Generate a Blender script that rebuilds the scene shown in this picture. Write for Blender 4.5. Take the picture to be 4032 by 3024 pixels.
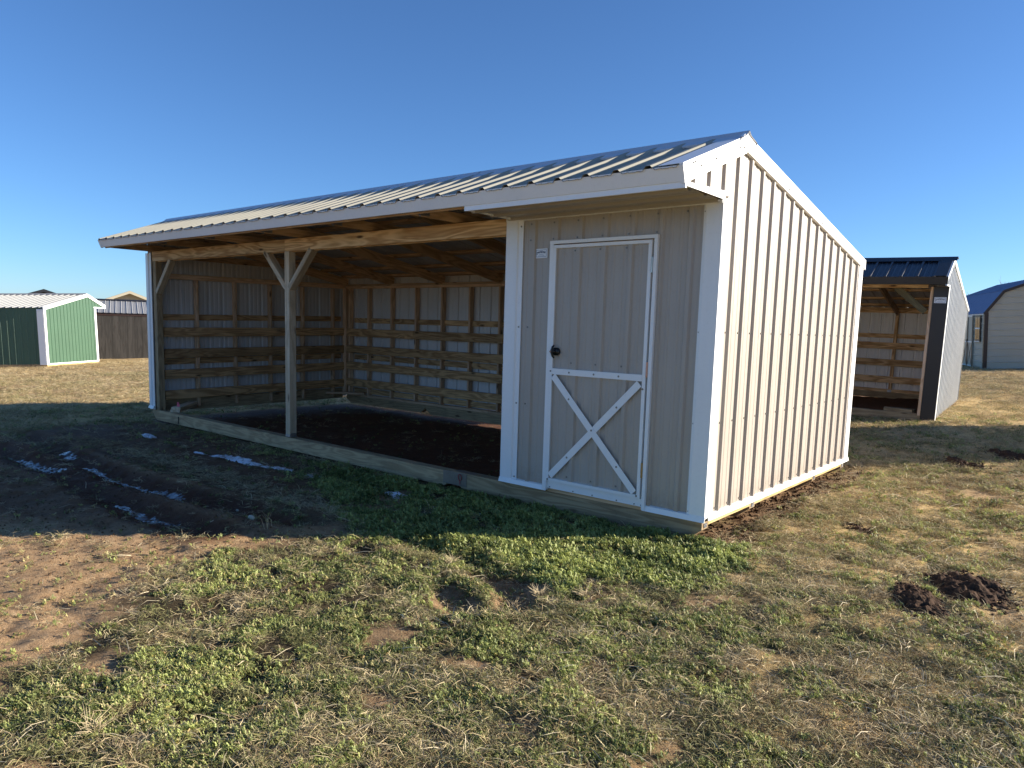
import bpy, math, random
import numpy as np
from mathutils import Vector, Matrix

S = bpy.context.scene
for o in list(bpy.data.objects):
    bpy.data.objects.remove(o)
COL = S.collection
R = math.radians
random.seed(7)

# ------------------------------------------------------------------ camera, sky, sun, exposure
cam_d = bpy.data.cameras.new('camera'); cam = bpy.data.objects.new('camera', cam_d); COL.objects.link(cam)
CAM = Vector((2.2173, -4.9024, 1.6)); YAW, PITCH, ROLL = 0.6916, -0.1181, 0.0291
cam_d.sensor_width = 36.0; cam_d.lens = 2855.45 / 4032 * 36.0; cam_d.shift_y = 109.43 / 4032
cam_d.clip_start = 0.05; cam_d.clip_end = 2000
fw = Vector((-math.sin(YAW) * math.cos(PITCH), math.cos(YAW) * math.cos(PITCH), math.sin(PITCH)))
rt = Vector((math.cos(YAW), math.sin(YAW), 0)); up = rt.cross(fw)
rr = rt * math.cos(ROLL) + up * math.sin(ROLL); uu = -rt * math.sin(ROLL) + up * math.cos(ROLL)
M = Matrix((rr, uu, -fw)).transposed().to_4x4(); M.translation = CAM
cam.matrix_world = M
S.camera = cam

SUN_EL = R(17.4); SUN_AZ = R(48.0)          # azimuth measured from +Y towards +X
sun_dir = Vector((math.sin(SUN_AZ) * math.cos(SUN_EL), math.cos(SUN_AZ) * math.cos(SUN_EL), math.sin(SUN_EL)))
W = bpy.data.worlds.new('World'); S.world = W; W.use_nodes = True
wn = W.node_tree.nodes; wl = W.node_tree.links; wn.clear()
sky = wn.new('ShaderNodeTexSky'); sky.sky_type = 'NISHITA'; sky.sun_disc = False
sky.sun_elevation = SUN_EL; sky.sun_rotation = SUN_AZ; sky.altitude = 0
sky.air_density = 0.8; sky.dust_density = 0.2; sky.ozone_density = 6.5
bg = wn.new('ShaderNodeBackground'); bg.inputs['Strength'].default_value = 0.082
wo = wn.new('ShaderNodeOutputWorld')
wl.new(sky.outputs[0], bg.inputs[0]); wl.new(bg.outputs[0], wo.inputs[0])
sd = bpy.data.lights.new('sun', 'SUN'); sd.energy = 5.0; sd.angle = R(0.53); sd.color = (1.0, 0.91, 0.77)
sun = bpy.data.objects.new('sun', sd); COL.objects.link(sun); sun.location = (20, 20, 20)
sun.rotation_euler = sun_dir.to_track_quat('Z', 'Y').to_euler()
S.view_settings.view_transform = 'Standard'; S.view_settings.look = 'None'
S.view_settings.exposure = 1.2; S.view_settings.gamma = 1.0; S.view_settings.use_curve_mapping = False

# ------------------------------------------------------------------ materials
def new_mat(name):
    m = bpy.data.materials.new(name); m.use_nodes = True
    nt = m.node_tree; nt.nodes.clear()
    out = nt.nodes.new('ShaderNodeOutputMaterial'); b = nt.nodes.new('ShaderNodeBsdfPrincipled')
    nt.links.new(b.outputs[0], out.inputs[0])
    return m, nt, b, out
def node(nt, t, **kw):
    n = nt.nodes.new('ShaderNode' + t)
    for k, v in kw.items():
        if k in n.inputs: n.inputs[k].default_value = v
        else: setattr(n, k, v)
    return n
def ramp(nt, stops):
    n = nt.nodes.new('ShaderNodeValToRGB'); cr = n.color_ramp
    while len(cr.elements) > 1: cr.elements.remove(cr.elements[-1])
    for i, (p, c) in enumerate(stops):
        e = cr.elements[0] if i == 0 else cr.elements.new(p)
        e.position = p; e.color = (c[0], c[1], c[2], 1) if isinstance(c, (tuple, list)) else (c, c, c, 1)
    return n
def mixc(nt, a, b, fac, mode='MIX'):
    n = nt.nodes.new('ShaderNodeMix'); n.data_type = 'RGBA'; n.blend_type = mode
    for s, v in ((n.inputs[6], a), (n.inputs[7], b), (n.inputs[0], fac)):
        if hasattr(v, 'links') or hasattr(v, 'is_output'): nt.links.new(v, s)
        elif isinstance(v, (int, float)): s.default_value = v
        else: s.default_value = (v[0], v[1], v[2], 1)
    return n.outputs[2]
def math_n(nt, op, a, b=None):
    n = nt.nodes.new('ShaderNodeMath'); n.operation = op
    for s, v in ((n.inputs[0], a), (n.inputs[1], b)):
        if v is None: continue
        if hasattr(v, 'is_output'): nt.links.new(v, s)
        else: s.default_value = v
    return n.outputs[0]

def paint(name, col, rough=0.4, metal=0.0, var=0.06, spec=0.5, dirt=0.0, dirtcol=(.25, .17, .1), splash=0.0):
    m, nt, b, out = new_mat(name)
    tc = node(nt, 'TexCoord'); oi = node(nt, 'ObjectInfo')
    n1 = node(nt, 'TexNoise', Scale=1.7, Detail=3.0); nt.links.new(tc.outputs['Object'], n1.inputs['Vector'])
    lo = tuple(c * (1 - var) for c in col); hi = tuple(min(1, c * (1 + var)) for c in col)
    cr = ramp(nt, [(0.3, lo), (0.7, hi)]); nt.links.new(n1.outputs['Fac'], cr.inputs[0])
    c = cr.outputs[0]
    n2 = node(nt, 'TexNoise', Scale=38.0, Detail=4.0, Roughness=0.65); nt.links.new(tc.outputs['Object'], n2.inputs['Vector'])
    if dirt > 0:
        dr = ramp(nt, [(0.52, 0.0), (0.75, dirt)]); nt.links.new(n2.outputs['Fac'], dr.inputs[0])
        c = mixc(nt, c, dirtcol, dr.outputs[0])
    if splash:      # mud splashed up from the ground, thinning out over the lowest half metre
        sx = node(nt, 'SeparateXYZ'); nt.links.new(tc.outputs['Object'], sx.inputs[0])
        n4 = node(nt, 'TexNoise', Scale=16.0, Detail=6.0, Roughness=0.75); nt.links.new(tc.outputs['Object'], n4.inputs['Vector'])
        lv = node(nt, 'MapRange'); lv.inputs['From Min'].default_value = 0.2; lv.inputs['From Max'].default_value = 0.75; lv.inputs['To Min'].default_value = 1.0; lv.inputs['To Max'].default_value = 0.0
        nt.links.new(sx.outputs[2], lv.inputs['Value'])
        sm = math_n(nt, 'MULTIPLY', math_n(nt, 'MULTIPLY', lv.outputs[0], lv.outputs[0]), n4.outputs['Fac'])
        sr = ramp(nt, [(0.18, 0.0), (0.6, splash)]); nt.links.new(sm, sr.inputs[0])
        c = mixc(nt, c, (0.20, 0.12, 0.065), sr.outputs[0])
    nt.links.new(c, b.inputs['Base Color'])
    rr_ = ramp(nt, [(0.3, rough * 0.8), (0.7, min(1, rough * 1.25))]); nt.links.new(n2.outputs['Fac'], rr_.inputs[0])
    nt.links.new(rr_.outputs[0], b.inputs['Roughness'])
    b.inputs['Metallic'].default_value = metal; b.inputs['Specular IOR Level'].default_value = spec
    bp = node(nt, 'Bump', Strength=0.06, Distance=0.006); nt.links.new(n1.outputs['Fac'], bp.inputs['Height'])
    nt.links.new(bp.outputs[0], b.inputs['Normal'])
    return m

def wood(name, light, dark, knot=(0.07, 0.035, 0.015), rough=0.75, bands=16.0, tone=0.22, grime=0.0):
    m, nt, b, out = new_mat(name)
    tc = node(nt, 'TexCoord'); oi = node(nt, 'ObjectInfo')
    off = node(nt, 'VectorMath', operation='SCALE'); off.inputs[0].default_value = (37.0, 11.0, 23.0)
    nt.links.new(oi.outputs['Random'], off.inputs['Scale'])
    add = node(nt, 'VectorMath', operation='ADD'); nt.links.new(tc.outputs['Object'], add.inputs[0]); nt.links.new(off.outputs[0], add.inputs[1])
    mp = node(nt, 'Mapping'); mp.inputs['Scale'].default_value = (0.85, 7.0, 7.0); nt.links.new(add.outputs[0], mp.inputs['Vector'])
    n1 = node(nt, 'TexNoise', Scale=1.0, Detail=2.5, Distortion=0.55); nt.links.new(mp.outputs[0], n1.inputs['Vector'])
    w = math_n(nt, 'SINE', math_n(nt, 'MULTIPLY', n1.outputs['Fac'], bands * 3.1))
    w = math_n(nt, 'ADD', math_n(nt, 'MULTIPLY', w, 0.5), 0.5)
    mp2 = node(nt, 'Mapping'); mp2.inputs['Scale'].default_value = (4.0, 160.0, 160.0); nt.links.new(add.outputs[0], mp2.inputs['Vector'])
    n2 = node(nt, 'TexNoise', Scale=1.0, Detail=2.0); nt.links.new(mp2.outputs[0], n2.inputs['Vector'])
    f = math_n(nt, 'ADD', math_n(nt, 'MULTIPLY', w, 0.62), math_n(nt, 'MULTIPLY', n2.outputs['Fac'], 0.4))
    cr = ramp(nt, [(0.18, light), (0.95, dark)]); nt.links.new(f, cr.inputs[0])
    vm = node(nt, 'Mapping'); vm.inputs['Scale'].default_value = (2.1, 7.5, 7.5); nt.links.new(add.outputs[0], vm.inputs['Vector'])
    vo = node(nt, 'TexVoronoi', Scale=1.0); nt.links.new(vm.outputs[0], vo.inputs['Vector'])
    kr = ramp(nt, [(0.06, 0.92), (0.15, 0.0)]); nt.links.new(vo.outputs['Distance'], kr.inputs[0])
    c = mixc(nt, cr.outputs[0], knot, kr.outputs[0])
    hs = node(nt, 'HueSaturation'); nt.links.new(c, hs.inputs['Color'])
    vv = math_n(nt, 'ADD', math_n(nt, 'MULTIPLY', oi.outputs['Random'], tone * 2), 1.0 - tone)
    nt.links.new(vv, hs.inputs['Value'])
    c = hs.outputs[0]
    if grime:
        n3 = node(nt, 'TexNoise', Scale=3.0, Detail=5.0, Roughness=0.7); nt.links.new(add.outputs[0], n3.inputs['Vector'])
        g = ramp(nt, [(0.5, 0.0), (0.72, grime)]); nt.links.new(n3.outputs['Fac'], g.inputs[0])
        c = mixc(nt, c, (0.06, 0.05, 0.035), g.outputs[0])
    nt.links.new(c, b.inputs['Base Color']); b.inputs['Roughness'].default_value = rough
    b.inputs['Specular IOR Level'].default_value = 0.25
    bp = node(nt, 'Bump', Strength=0.25, Distance=0.004); nt.links.new(f, bp.inputs['Height']); nt.links.new(bp.outputs[0], b.inputs['Normal'])
    return m

MT = {}
MT['white'] = paint('white_painted_trim', (0.84, 0.84, 0.83), 0.38, var=0.02, dirt=0.06)
MT['tan'] = paint('tan_painted_steel', (0.415, 0.365, 0.312), 0.40, var=0.04, dirt=0.08, splash=0.5)
MT['tan_door'] = paint('tan_painted_door', (0.415, 0.365, 0.312), 0.40, var=0.04, dirt=0.1)
MT['tan_back'] = paint('pale_steel_backing', (0.60, 0.585, 0.585), 0.45, var=0.05)
MT['galv'] = paint('galvalume_steel', (0.34, 0.325, 0.27), 0.6, metal=0.0, var=0.05, spec=0.08)
MT['ridge'] = paint('ridge_cap_steel', (0.62, 0.63, 0.66), 0.36, metal=0.3, var=0.03)
MT['galv_back'] = paint('galvalume_underside', (0.48, 0.46, 0.45), 0.5, metal=0.3, var=0.08)
MT['galv_dull'] = paint('dull_galvalume_siding', (0.60, 0.615, 0.62), 0.45, metal=0.1, var=0.05)
MT['black'] = paint('black_painted_steel', (0.022, 0.024, 0.032), 0.32, var=0.1)
MT['charcoal'] = paint('charcoal_trim', (0.016, 0.017, 0.021), 0.42, var=0.1)
MT['green'] = paint('green_painted_steel', (0.055, 0.115, 0.068), 0.42, var=0.05, dirt=0.05)
MT['cream'] = paint('cream_painted_steel', (0.42, 0.40, 0.33), 0.42, var=0.05, dirt=0.06)
MT['cream_house'] = paint('cream_house_siding', (0.44, 0.40, 0.30), 0.7, var=0.04)
MT['brown_trim'] = paint('dark_brown_trim', (0.035, 0.018, 0.014), 0.4, var=0.1)
MT['roof_blue'] = paint('blue_grey_roof_steel', (0.20, 0.24, 0.36), 0.32, metal=0.35, var=0.05)
MT['roof_grey'] = paint('grey_roof_steel', (0.26, 0.26, 0.26), 0.6, metal=0.0, var=0.05)
MT['roof_pale'] = paint('pale_roof_steel', (0.34, 0.34, 0.325), 0.5, metal=0.1, var=0.04)
MT['plate'] = paint('galvanised_plate', (0.30, 0.31, 0.33), 0.42, metal=0.9, var=0.2)
MT['plate_dull'] = paint('muddied_plate', (0.23, 0.19, 0.15), 0.6, metal=0.3, var=0.25, dirt=0.5)
MT['screw'] = paint('screw_heads', (0.26, 0.25, 0.23), 0.4, metal=0.6, var=0.1)
MT['handle'] = paint('black_handle', (0.012, 0.012, 0.013), 0.3)
MT['brass'] = paint('worn_brass', (0.42, 0.30, 0.14), 0.4, metal=0.8, var=0.3)
MT['copper'] = paint('pinkish_copper', (0.55, 0.32, 0.24), 0.4, metal=0.7, var=0.2)
MT['steel'] = paint('zinc_hinge', (0.45, 0.47, 0.44), 0.38, metal=0.9, var=0.2)
MT['pink'] = paint('pink_flagging', (0.75, 0.12, 0.16), 0.6, var=0.1)
MT['red'] = paint('red_cord', (0.32, 0.02, 0.02), 0.6, var=0.1)
MT['sign'] = paint('sign_white', (0.78, 0.80, 0.83), 0.35, var=0.01)
MT['ink'] = paint('sign_blue_ink', (0.03, 0.05, 0.12), 0.4, var=0.1)
MT['ink2'] = paint('sign_grey_ink', (0.22, 0.28, 0.42), 0.4, var=0.1)
MT['glass'] = paint('dark_window_glass', (0.02, 0.025, 0.03), 0.08, var=0.1)
MT['pine'] = wood('new_pine', (0.84, 0.58, 0.31), (0.44, 0.23, 0.09))
MT['kick'] = wood('treated_kick_board', (0.58, 0.37, 0.185), (0.27, 0.145, 0.062), grime=0.25)
MT['stud'] = wood('stud_pine', (0.70, 0.48, 0.31), (0.50, 0.32, 0.19))
MT['treated'] = wood('treated_timber', (0.42, 0.31, 0.18), (0.26, 0.18, 0.10), grime=0.35)
MT['post'] = wood('weathered_post', (0.66, 0.54, 0.38), (0.47, 0.36, 0.235), grime=0.25, bands=10)
MT['dark_treated'] = wood('dark_treated_timber', (0.20, 0.165, 0.085), (0.12, 0.095, 0.05))
MT['rim'] = wood('pale_rim_board', (0.56, 0.42, 0.20), (0.36, 0.24, 0.09), tone=0.1)
MT['rafter'] = wood('rafter_pine', (0.60, 0.40, 0.235), (0.38, 0.235, 0.125))
MT['brown_wood'] = wood('brown_stained_siding', (0.046, 0.042, 0.039), (0.027, 0.025, 0.023), knot=(.03, .02, .015), bands=6, tone=0.12)
MT['bark'] = paint('grey_bark', (0.16, 0.13, 0.10), 0.9, var=0.2)

def ice_mat():
    m, nt, b, out = new_mat('dirty_ice')
    tc = node(nt, 'TexCoord')
    n = node(nt, 'TexNoise', Scale=14.0, Detail=6.0, Roughness=0.65); nt.links.new(tc.outputs['Object'], n.inputs['Vector'])
    cr = ramp(nt, [(0.38, (0.07, 0.055, 0.048)), (0.56, (0.19, 0.18, 0.175)), (0.74, (0.38, 0.37, 0.37))]); nt.links.new(n.outputs['Fac'], cr.inputs[0])
    nt.links.new(cr.outputs[0], b.inputs['Base Color']); b.inputs['Roughness'].default_value = 0.22
    bp = node(nt, 'Bump', Strength=0.1, Distance=0.004); nt.links.new(n.outputs['Fac'], bp.inputs['Height']); nt.links.new(bp.outputs[0], b.inputs['Normal'])
    return m
MT['ice'] = ice_mat()
def snow_mat():
    m, nt, b, out = new_mat('old_snow')
    tc = node(nt, 'TexCoord')
    n = node(nt, 'TexNoise', Scale=25.0, Detail=5.0, Roughness=0.6); nt.links.new(tc.outputs['Object'], n.inputs['Vector'])
    cr = ramp(nt, [(0.33, (0.42, 0.38, 0.34)), (0.5, (0.82, 0.83, 0.85)), (0.7, (0.90, 0.91, 0.93))]); nt.links.new(n.outputs['Fac'], cr.inputs[0])
    nt.links.new(cr.outputs[0], b.inputs['Base Color']); b.inputs['Roughness'].default_value = 0.6
    bp = node(nt, 'Bump', Strength=0.6, Distance=0.01); nt.links.new(n.outputs['Fac'], bp.inputs['Height']); nt.links.new(bp.outputs[0], b.inputs['Normal'])
    return m
MT['snow'] = snow_mat()
def soil_mat(name, a, c_, wet_shade=0.0):
    m, nt, b, out = new_mat(name)
    tc = node(nt, 'TexCoord')
    n = node(nt, 'TexNoise', Scale=30.0, Detail=7.0, Roughness=0.7); nt.links.new(tc.outputs['Object'], n.inputs['Vector'])
    cr = ramp(nt, [(0.3, a), (0.7, c_)]); nt.links.new(n.outputs['Fac'], cr.inputs[0])
    nt.links.new(cr.outputs[0], b.inputs['Base Color']); b.inputs['Roughness'].default_value = 0.92
    b.inputs['Specular IOR Level'].default_value = 0.2
    bp = node(nt, 'Bump', Strength=0.9, Distance=0.02); nt.links.new(n.outputs['Fac'], bp.inputs['Height']); nt.links.new(bp.outputs[0], b.inputs['Normal'])
    return m
MT['soil'] = soil_mat('dark_mound_soil', (0.030, 0.018, 0.011), (0.105, 0.058, 0.034))
MT['clod'] = soil_mat('brown_soil_clods', (0.055, 0.032, 0.018), (0.17, 0.10, 0.055))

def ground_mat():
    m, nt, b, out = new_mat('field_ground')
    tc = node(nt, 'TexCoord'); at = node(nt, 'Attribute', attribute_name='cover')
    sp = node(nt, 'SeparateColor'); nt.links.new(at.outputs['Color'], sp.inputs[0])
    n1 = node(nt, 'TexNoise', Scale=0.7, Detail=8.0, Roughness=0.62); nt.links.new(tc.outputs['Object'], n1.inputs['Vector'])
    n2 = node(nt, 'TexNoise', Scale=22.0, Detail=8.0, Roughness=0.72); nt.links.new(tc.outputs['Object'], n2.inputs['Vector'])
    n3 = node(nt, 'TexNoise', Scale=140.0, Detail=4.0, Roughness=0.7); nt.links.new(tc.outputs['Object'], n3.inputs['Vector'])
    fx = math_n(nt, 'ADD', math_n(nt, 'MULTIPLY', n2.outputs['Fac'], 0.65), math_n(nt, 'MULTIPLY', n3.outputs['Fac'], 0.35))
    dirt = ramp(nt, [(0.33, (0.22, 0.125, 0.062)), (0.5, (0.40, 0.255, 0.135)), (0.68, (0.54, 0.375, 0.22))]); nt.links.new(fx, dirt.inputs[0])
    gr = ramp(nt, [(0.34, (0.024, 0.016, 0.008)), (0.5, (0.060, 0.043, 0.021)), (0.66, (0.125, 0.092, 0.046))]); nt.links.new(fx, gr.inputs[0])
    dry = ramp(nt, [(0.33, (0.34, 0.215, 0.080)), (0.5, (0.62, 0.43, 0.185)), (0.68, (0.82, 0.62, 0.31))]); nt.links.new(fx, dry.inputs[0])
    c = mixc(nt, gr.outputs[0], dry.outputs[0], sp.outputs[1])
    c = mixc(nt, c, dirt.outputs[0], sp.outputs[0])
    wet_shade = mixc(nt, (1, 1, 1), (0.27, 0.165, 0.135), sp.outputs[2])  # tint for wet soil and for the shade painted on the track
    c = mixc(nt, c, wet_shade, 1.0, 'MULTIPLY')
    big = ramp(nt, [(0.3, 0.78), (0.7, 1.18)]); nt.links.new(n1.outputs['Fac'], big.inputs[0])
    c = mixc(nt, c, big.outputs[0], 1.0, 'MULTIPLY')
    nt.links.new(c, b.inputs['Base Color'])
    rg = ramp(nt, [(0.0, 0.95), (1.0, 0.8)]); nt.links.new(sp.outputs[2], rg.inputs[0]); nt.links.new(rg.outputs[0], b.inputs['Roughness'])
    b.inputs['Specular IOR Level'].default_value = 0.25
    bp = node(nt, 'Bump', Strength=0.8, Distance=0.03); nt.links.new(fx, bp.inputs['Height']); nt.links.new(bp.outputs[0], b.inputs['Normal'])
    return m
MT['ground'] = ground_mat()
def leaf_mat(name, trans, rough, inst=True):
    m, nt, b, out = new_mat(name)
    at = node(nt, 'Attribute', attribute_name='tint')
    lc = at.outputs['Color']
    if inst:
        at.attribute_type = 'INSTANCER'; a2 = node(nt, 'Attribute', attribute_name='shade'); lc = mixc(nt, lc, a2.outputs['Color'], 1.0, 'MULTIPLY')
    nt.links.new(lc, b.inputs['Base Color']); b.inputs['Roughness'].default_value = rough
    b.inputs['Specular IOR Level'].default_value = 0.3
    tr = node(nt, 'BsdfTranslucent'); nt.links.new(lc, tr.inputs[0])
    mx = node(nt, 'MixShader'); mx.inputs[0].default_value = trans
    nt.links.new(b.outputs[0], mx.inputs[1]); nt.links.new(tr.outputs[0], mx.inputs[2]); nt.links.new(mx.outputs[0], out.inputs[0])
    return m
MT['clover'] = leaf_mat('clover_leaf', 0.3, 0.5)
MT['blade'] = leaf_mat('grass_blade', 0.2, 0.7); MT['straw_blade'] = leaf_mat('straw_blade', 0.15, 0.7, False)

# ------------------------------------------------------------------ helpers
def link(o, parent=None):
    COL.objects.link(o)
    if parent is not None: o.parent = parent
    return o
def empty(name, loc=(0, 0, 0), rot=None, label=None, cat=None, group=None):
    o = bpy.data.objects.new(name, None); COL.objects.link(o); o.empty_display_size = 0.3
    o.location = loc
    if rot is not None: o.rotation_mode = 'QUATERNION'; o.rotation_quaternion = rot
    return tag(o, label, cat, group)
def tag(o, label=None, cat=None, group=None, kind=None):
    if label: o['label'] = label
    if cat: o['category'] = cat
    if group: o['group'] = group
    if kind: o['kind'] = kind
    return o
class MB:
    """collects faces of one mesh"""
    def __init__(s): s.v = []; s.f = []; s.m = []
    def poly(s, pts, m=0):
        i = len(s.v); s.v += [tuple(p) for p in pts]; s.f.append(tuple(range(i, i + len(pts)))); s.m.append(m)
    def prism(s, pts, vec, m=0):
        """extrude a planar outline along vec"""
        n = len(pts); i = len(s.v); vec = Vector(vec); pts = [Vector(p) for p in pts]
        a = sum((pts[k].cross(pts[(k + 1) % n]) for k in range(n)), Vector())
        if a.dot(vec) > 0: pts = pts[::-1]
        s.v += [tuple(p) for p in pts] + [tuple(p + vec) for p in pts]
        s.f.append(tuple(range(i, i + n))); s.m.append(m)
        s.f.append(tuple(range(i + 2 * n - 1, i + n - 1, -1))); s.m.append(m)
        for k in range(n):
            k2 = (k + 1) % n
            s.f.append((i + k2, i + k, i + n + k, i + n + k2)); s.m.append(m)
    def box(s, x0, x1, y0, y1, z0, z1, m=0):
        s.prism([(x0, y0, z0), (x1, y0, z0), (x1, y1, z0), (x0, y1, z0)], (0, 0, z1 - z0), m)
    def tube(s, pts, rads, sides=5, m=0, cap=True):
        pts = [Vector(p) for p in pts]; rings = []
        for k, p in enumerate(pts):
            d = (pts[min(k + 1, len(pts) - 1)] - pts[max(k - 1, 0)]).normalized()
            a = d.orthogonal().normalized(); b = d.cross(a); i = len(s.v)
            r = rads[k] if isinstance(rads, (list, tuple)) else rads
            for q in range(sides):
                t = 2 * math.pi * q / sides; s.v.append(tuple(p + (a * math.cos(t) + b * math.sin(t)) * r))
            rings.append(i)
        for k in range(len(pts) - 1):
            for q in range(sides):
                q2 = (q + 1) % sides
                s.f.append((rings[k] + q, rings[k] + q2, rings[k + 1] + q2, rings[k + 1] + q)); s.m.append(m)
        if cap:
            s.f.append(tuple(rings[0] + q for q in range(sides))[::-1]); s.m.append(m)
            s.f.append(tuple(rings[-1] + q for q in range(sides))); s.m.append(m)
    def disc(s, c, n, r, h, sides=6, m=0):
        s.tube([Vector(c), Vector(c) + Vector(n) * h], r, sides, m)
    def build(s, name, mats, parent=None, smooth=False):
        me = bpy.data.meshes.new(name); me.from_pydata(s.v, [], s.f)
        for mm in (mats if isinstance(mats, (list, tuple)) else [mats]): me.materials.append(MT[mm])
        if any(s.m): me.polygons.foreach_set('material_index', s.m)
        if smooth: me.polygons.foreach_set('use_smooth', [True] * len(me.polygons))
        me.update()
        return link(bpy.data.objects.new(name, me), parent)
_boxes = {}
def board(name, p0, p1, wid, hgt, mat, parent, upv=(0, 0, 1), bev=0.0):
    """timber from p0 to p1 (centre line); hgt along upv, wid across; grain runs along local X"""
    p0, p1 = Vector(p0), Vector(p1); ax = (p1 - p0); L = ax.length; ax.normalize()
    z = Vector(upv); z = (z - ax * z.dot(ax)).normalized(); y = z.cross(ax)
    key = (round(L, 4), round(wid, 4), round(hgt, 4), mat)
    me = _boxes.get(key)
    if me is None:
        b = MB(); c = min(0.004, wid * .15, hgt * .15)
        w, h = wid / 2, hgt / 2
        prof = [(-w + c, -h), (w - c, -h), (w, -h + c), (w, h - c), (w - c, h), (-w + c, h), (-w, h - c), (-w, -h + c)]
        b.prism([(-L / 2, a, d) for a, d in prof], (L, 0, 0))
        me = bpy.data.meshes.new(name); me.from_pydata(b.v, [], b.f); me.materials.append(MT[mat]); me.update(); _boxes[key] = me
    o = bpy.data.objects.new(name, me); link(o, parent)
    m = Matrix((ax, y, z)).transposed().to_4x4(); m.translation = (p0 + p1) / 2
    o.matrix_local = m
    return o
def profile(u0, u1, ribs, pitch, extra=(), rh=0.020, minor=0.0035, rb=0.028, rtp=0.014):
    pts = {}
    def val(u):
        best = 0.0
        for c in ribs:
            d = abs(u - c)
            if d < rb: best = max(best, rh * min(1.0, (rb - d) / (rb - rtp)))
            if minor:
                for k in (1 / 3, 2 / 3):
                    d = abs(u - c - pitch * k)
                    if d < 0.016: best = max(best, minor * min(1.0, (0.016 - d) / 0.008))
        return best
    us = {u0, u1, *[e for e in extra if u0 < e < u1]}
    for c in ribs:
        for d in (-rb, -rtp, rtp, rb): us.add(c + d)
        if minor:
            for k in (1 / 3, 2 / 3):
                for d in (-0.016, -0.008, 0.008, 0.016): us.add(c + pitch * k + d)
    us = sorted(u for u in us if u0 - 1e-6 <= u <= u1 + 1e-6)
    out = [us[0]]
    for u in us[1:]:
        if u - out[-1] > 1e-4: out.append(u)
    return [(u, val(u)) for u in out]
def sheet(name, O, U, V, Wn, u0, u1, vb, vt, ribs, pitch, mats, parent, extra=(), **kw):
    """ribbed steel sheet: U across, V along the ribs, Wn outwards; a front and a back skin 1 mm apart"""
    O, U, V, Wn = Vector(O), Vector(U), Vector(V), Vector(Wn)
    near = [c for c in ribs if u0 - pitch - .1 < c < u1 + .1]
    pr = profile(u0, u1, near, pitch, extra, **kw)
    fb = vb if callable(vb) else (lambda u: vb); ft = vt if callable(vt) else (lambda u: vt)
    b = MB(); n = len(pr)
    flip = U.cross(V).dot(Wn) < 0
    for side, dw in ((0, 0.0), (1, -0.0012)):
        i0 = len(b.v)
        for u, w in pr:
            b.v.append(tuple(O + U * u + V * fb(u) + Wn * (w + dw))); b.v.append(tuple(O + U * u + V * ft(u) + Wn * (w + dw)))
        for k in range(n - 1):
            q = (i0 + 2 * k, i0 + 2 * k + 2, i0 + 2 * k + 3, i0 + 2 * k + 1)
            if (side == 1) != flip: q = q[::-1]
            b.f.append(q); b.m.append(side)
    return b.build(name, mats, parent)
def sheets(name, O, U, V, Wn, u0, u1, vb, vt, ribs, pitch, mats, parent, per=4, extra=(), **kw):
    """a run of sheets, each four ribs wide, butted just past a rib"""
    rb = sorted(ribs); cuts = [u0] + [c + 0.033 for c in rb[per - 1::per] if u0 + 0.1 < c + 0.033 < u1 - 0.1] + [u1]
    return [sheet(name, O, U, V, Wn, a, c, vb, vt, ribs, pitch, mats, parent, extra, **kw) for a, c in zip(cuts, cuts[1:])]
def screws(parent, pts, n, mat='screw', r=0.0055):
    b = MB(); n = Vector(n)
    for p in pts:
        b.disc(p, n, r * 1.5, 0.0015, 8); b.disc(Vector(p) + n * 0.0015, n, r, 0.005, 6)
    o = b.build('screws', mat, parent); o['kind'] = 'stuff'
    return o

# ------------------------------------------------------------------ numpy noise and the lie of the land
def vnoise(x, y, seed=0):
    xi = np.floor(x).astype(np.int64); yi = np.floor(y).astype(np.int64); fx = x - xi; fy = y - yi
    fx = fx * fx * (3 - 2 * fx); fy = fy * fy * (3 - 2 * fy)
    def h(a, b):
        n = (a * 374761393 + b * 668265263 + seed * 974634777) & 0xffffffff
        n = ((n ^ (n >> 13)) * 1274126177) & 0xffffffff
        return ((n ^ (n >> 16)) & 0xffff) / 65535.0
    return (h(xi, yi) * (1 - fx) + h(xi + 1, yi) * fx) * (1 - fy) + (h(xi, yi + 1) * (1 - fx) + h(xi + 1, yi + 1) * fx) * fy
def fbm(x, y, f, o=4, seed=0):
    s = 0; a = 1.0; t = 0
    for k in range(o):
        s = s + a * vnoise(x * f + 13.7 * k, y * f - 7.1 * k, seed + k); t += a; a *= 0.5; f *= 2.03
    return s / t - 0.5
def seg_dist(x, y, pl):
    d = np.full(x.shape, 1e9)
    for (ax, ay), (bx, by) in zip(pl, pl[1:]):
        vx, vy = bx - ax, by - ay; t = np.clip(((x - ax) * vx + (y - ay) * vy) / (vx * vx + vy * vy), 0, 1)
        d = np.minimum(d, np.hypot(x - ax - t * vx, y - ay - t * vy))
    return d
def inside(x, y, pg):
    c = np.zeros(x.shape, bool)
    for (ax, ay), (bx, by) in zip(pg, pg[1:] + pg[:1]):
        cond = ((ay > y) != (by > y)) & (x < (bx - ax) * (y - ay) / (by - ay + 1e-12) + ax); c ^= cond
    return c
def sdf(x, y, pg):
    d = seg_dist(x, y, pg + pg[:1]); return np.where(inside(x, y, pg), -d, d)
def sstep(a, b, v):
    t = np.clip((v - a) / (b - a), 0, 1); return t * t * (3 - 2 * t)
ROAD = [(-40, -6), (-14, -3.3), (-8.4, -2.15), (-7.2, -1.62), (-5.1, -1.5), (-3.9, -1.5), (-2.6, -1.55), (-1.9, -1.5), (-2.05, -1.9),
        (-2.3, -2.4), (-2.1, -2.9), (-1.8, -3.35), (-1.4, -3.75), (-.85, -4.25), (-.8, -7), (-30, -16)]
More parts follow.
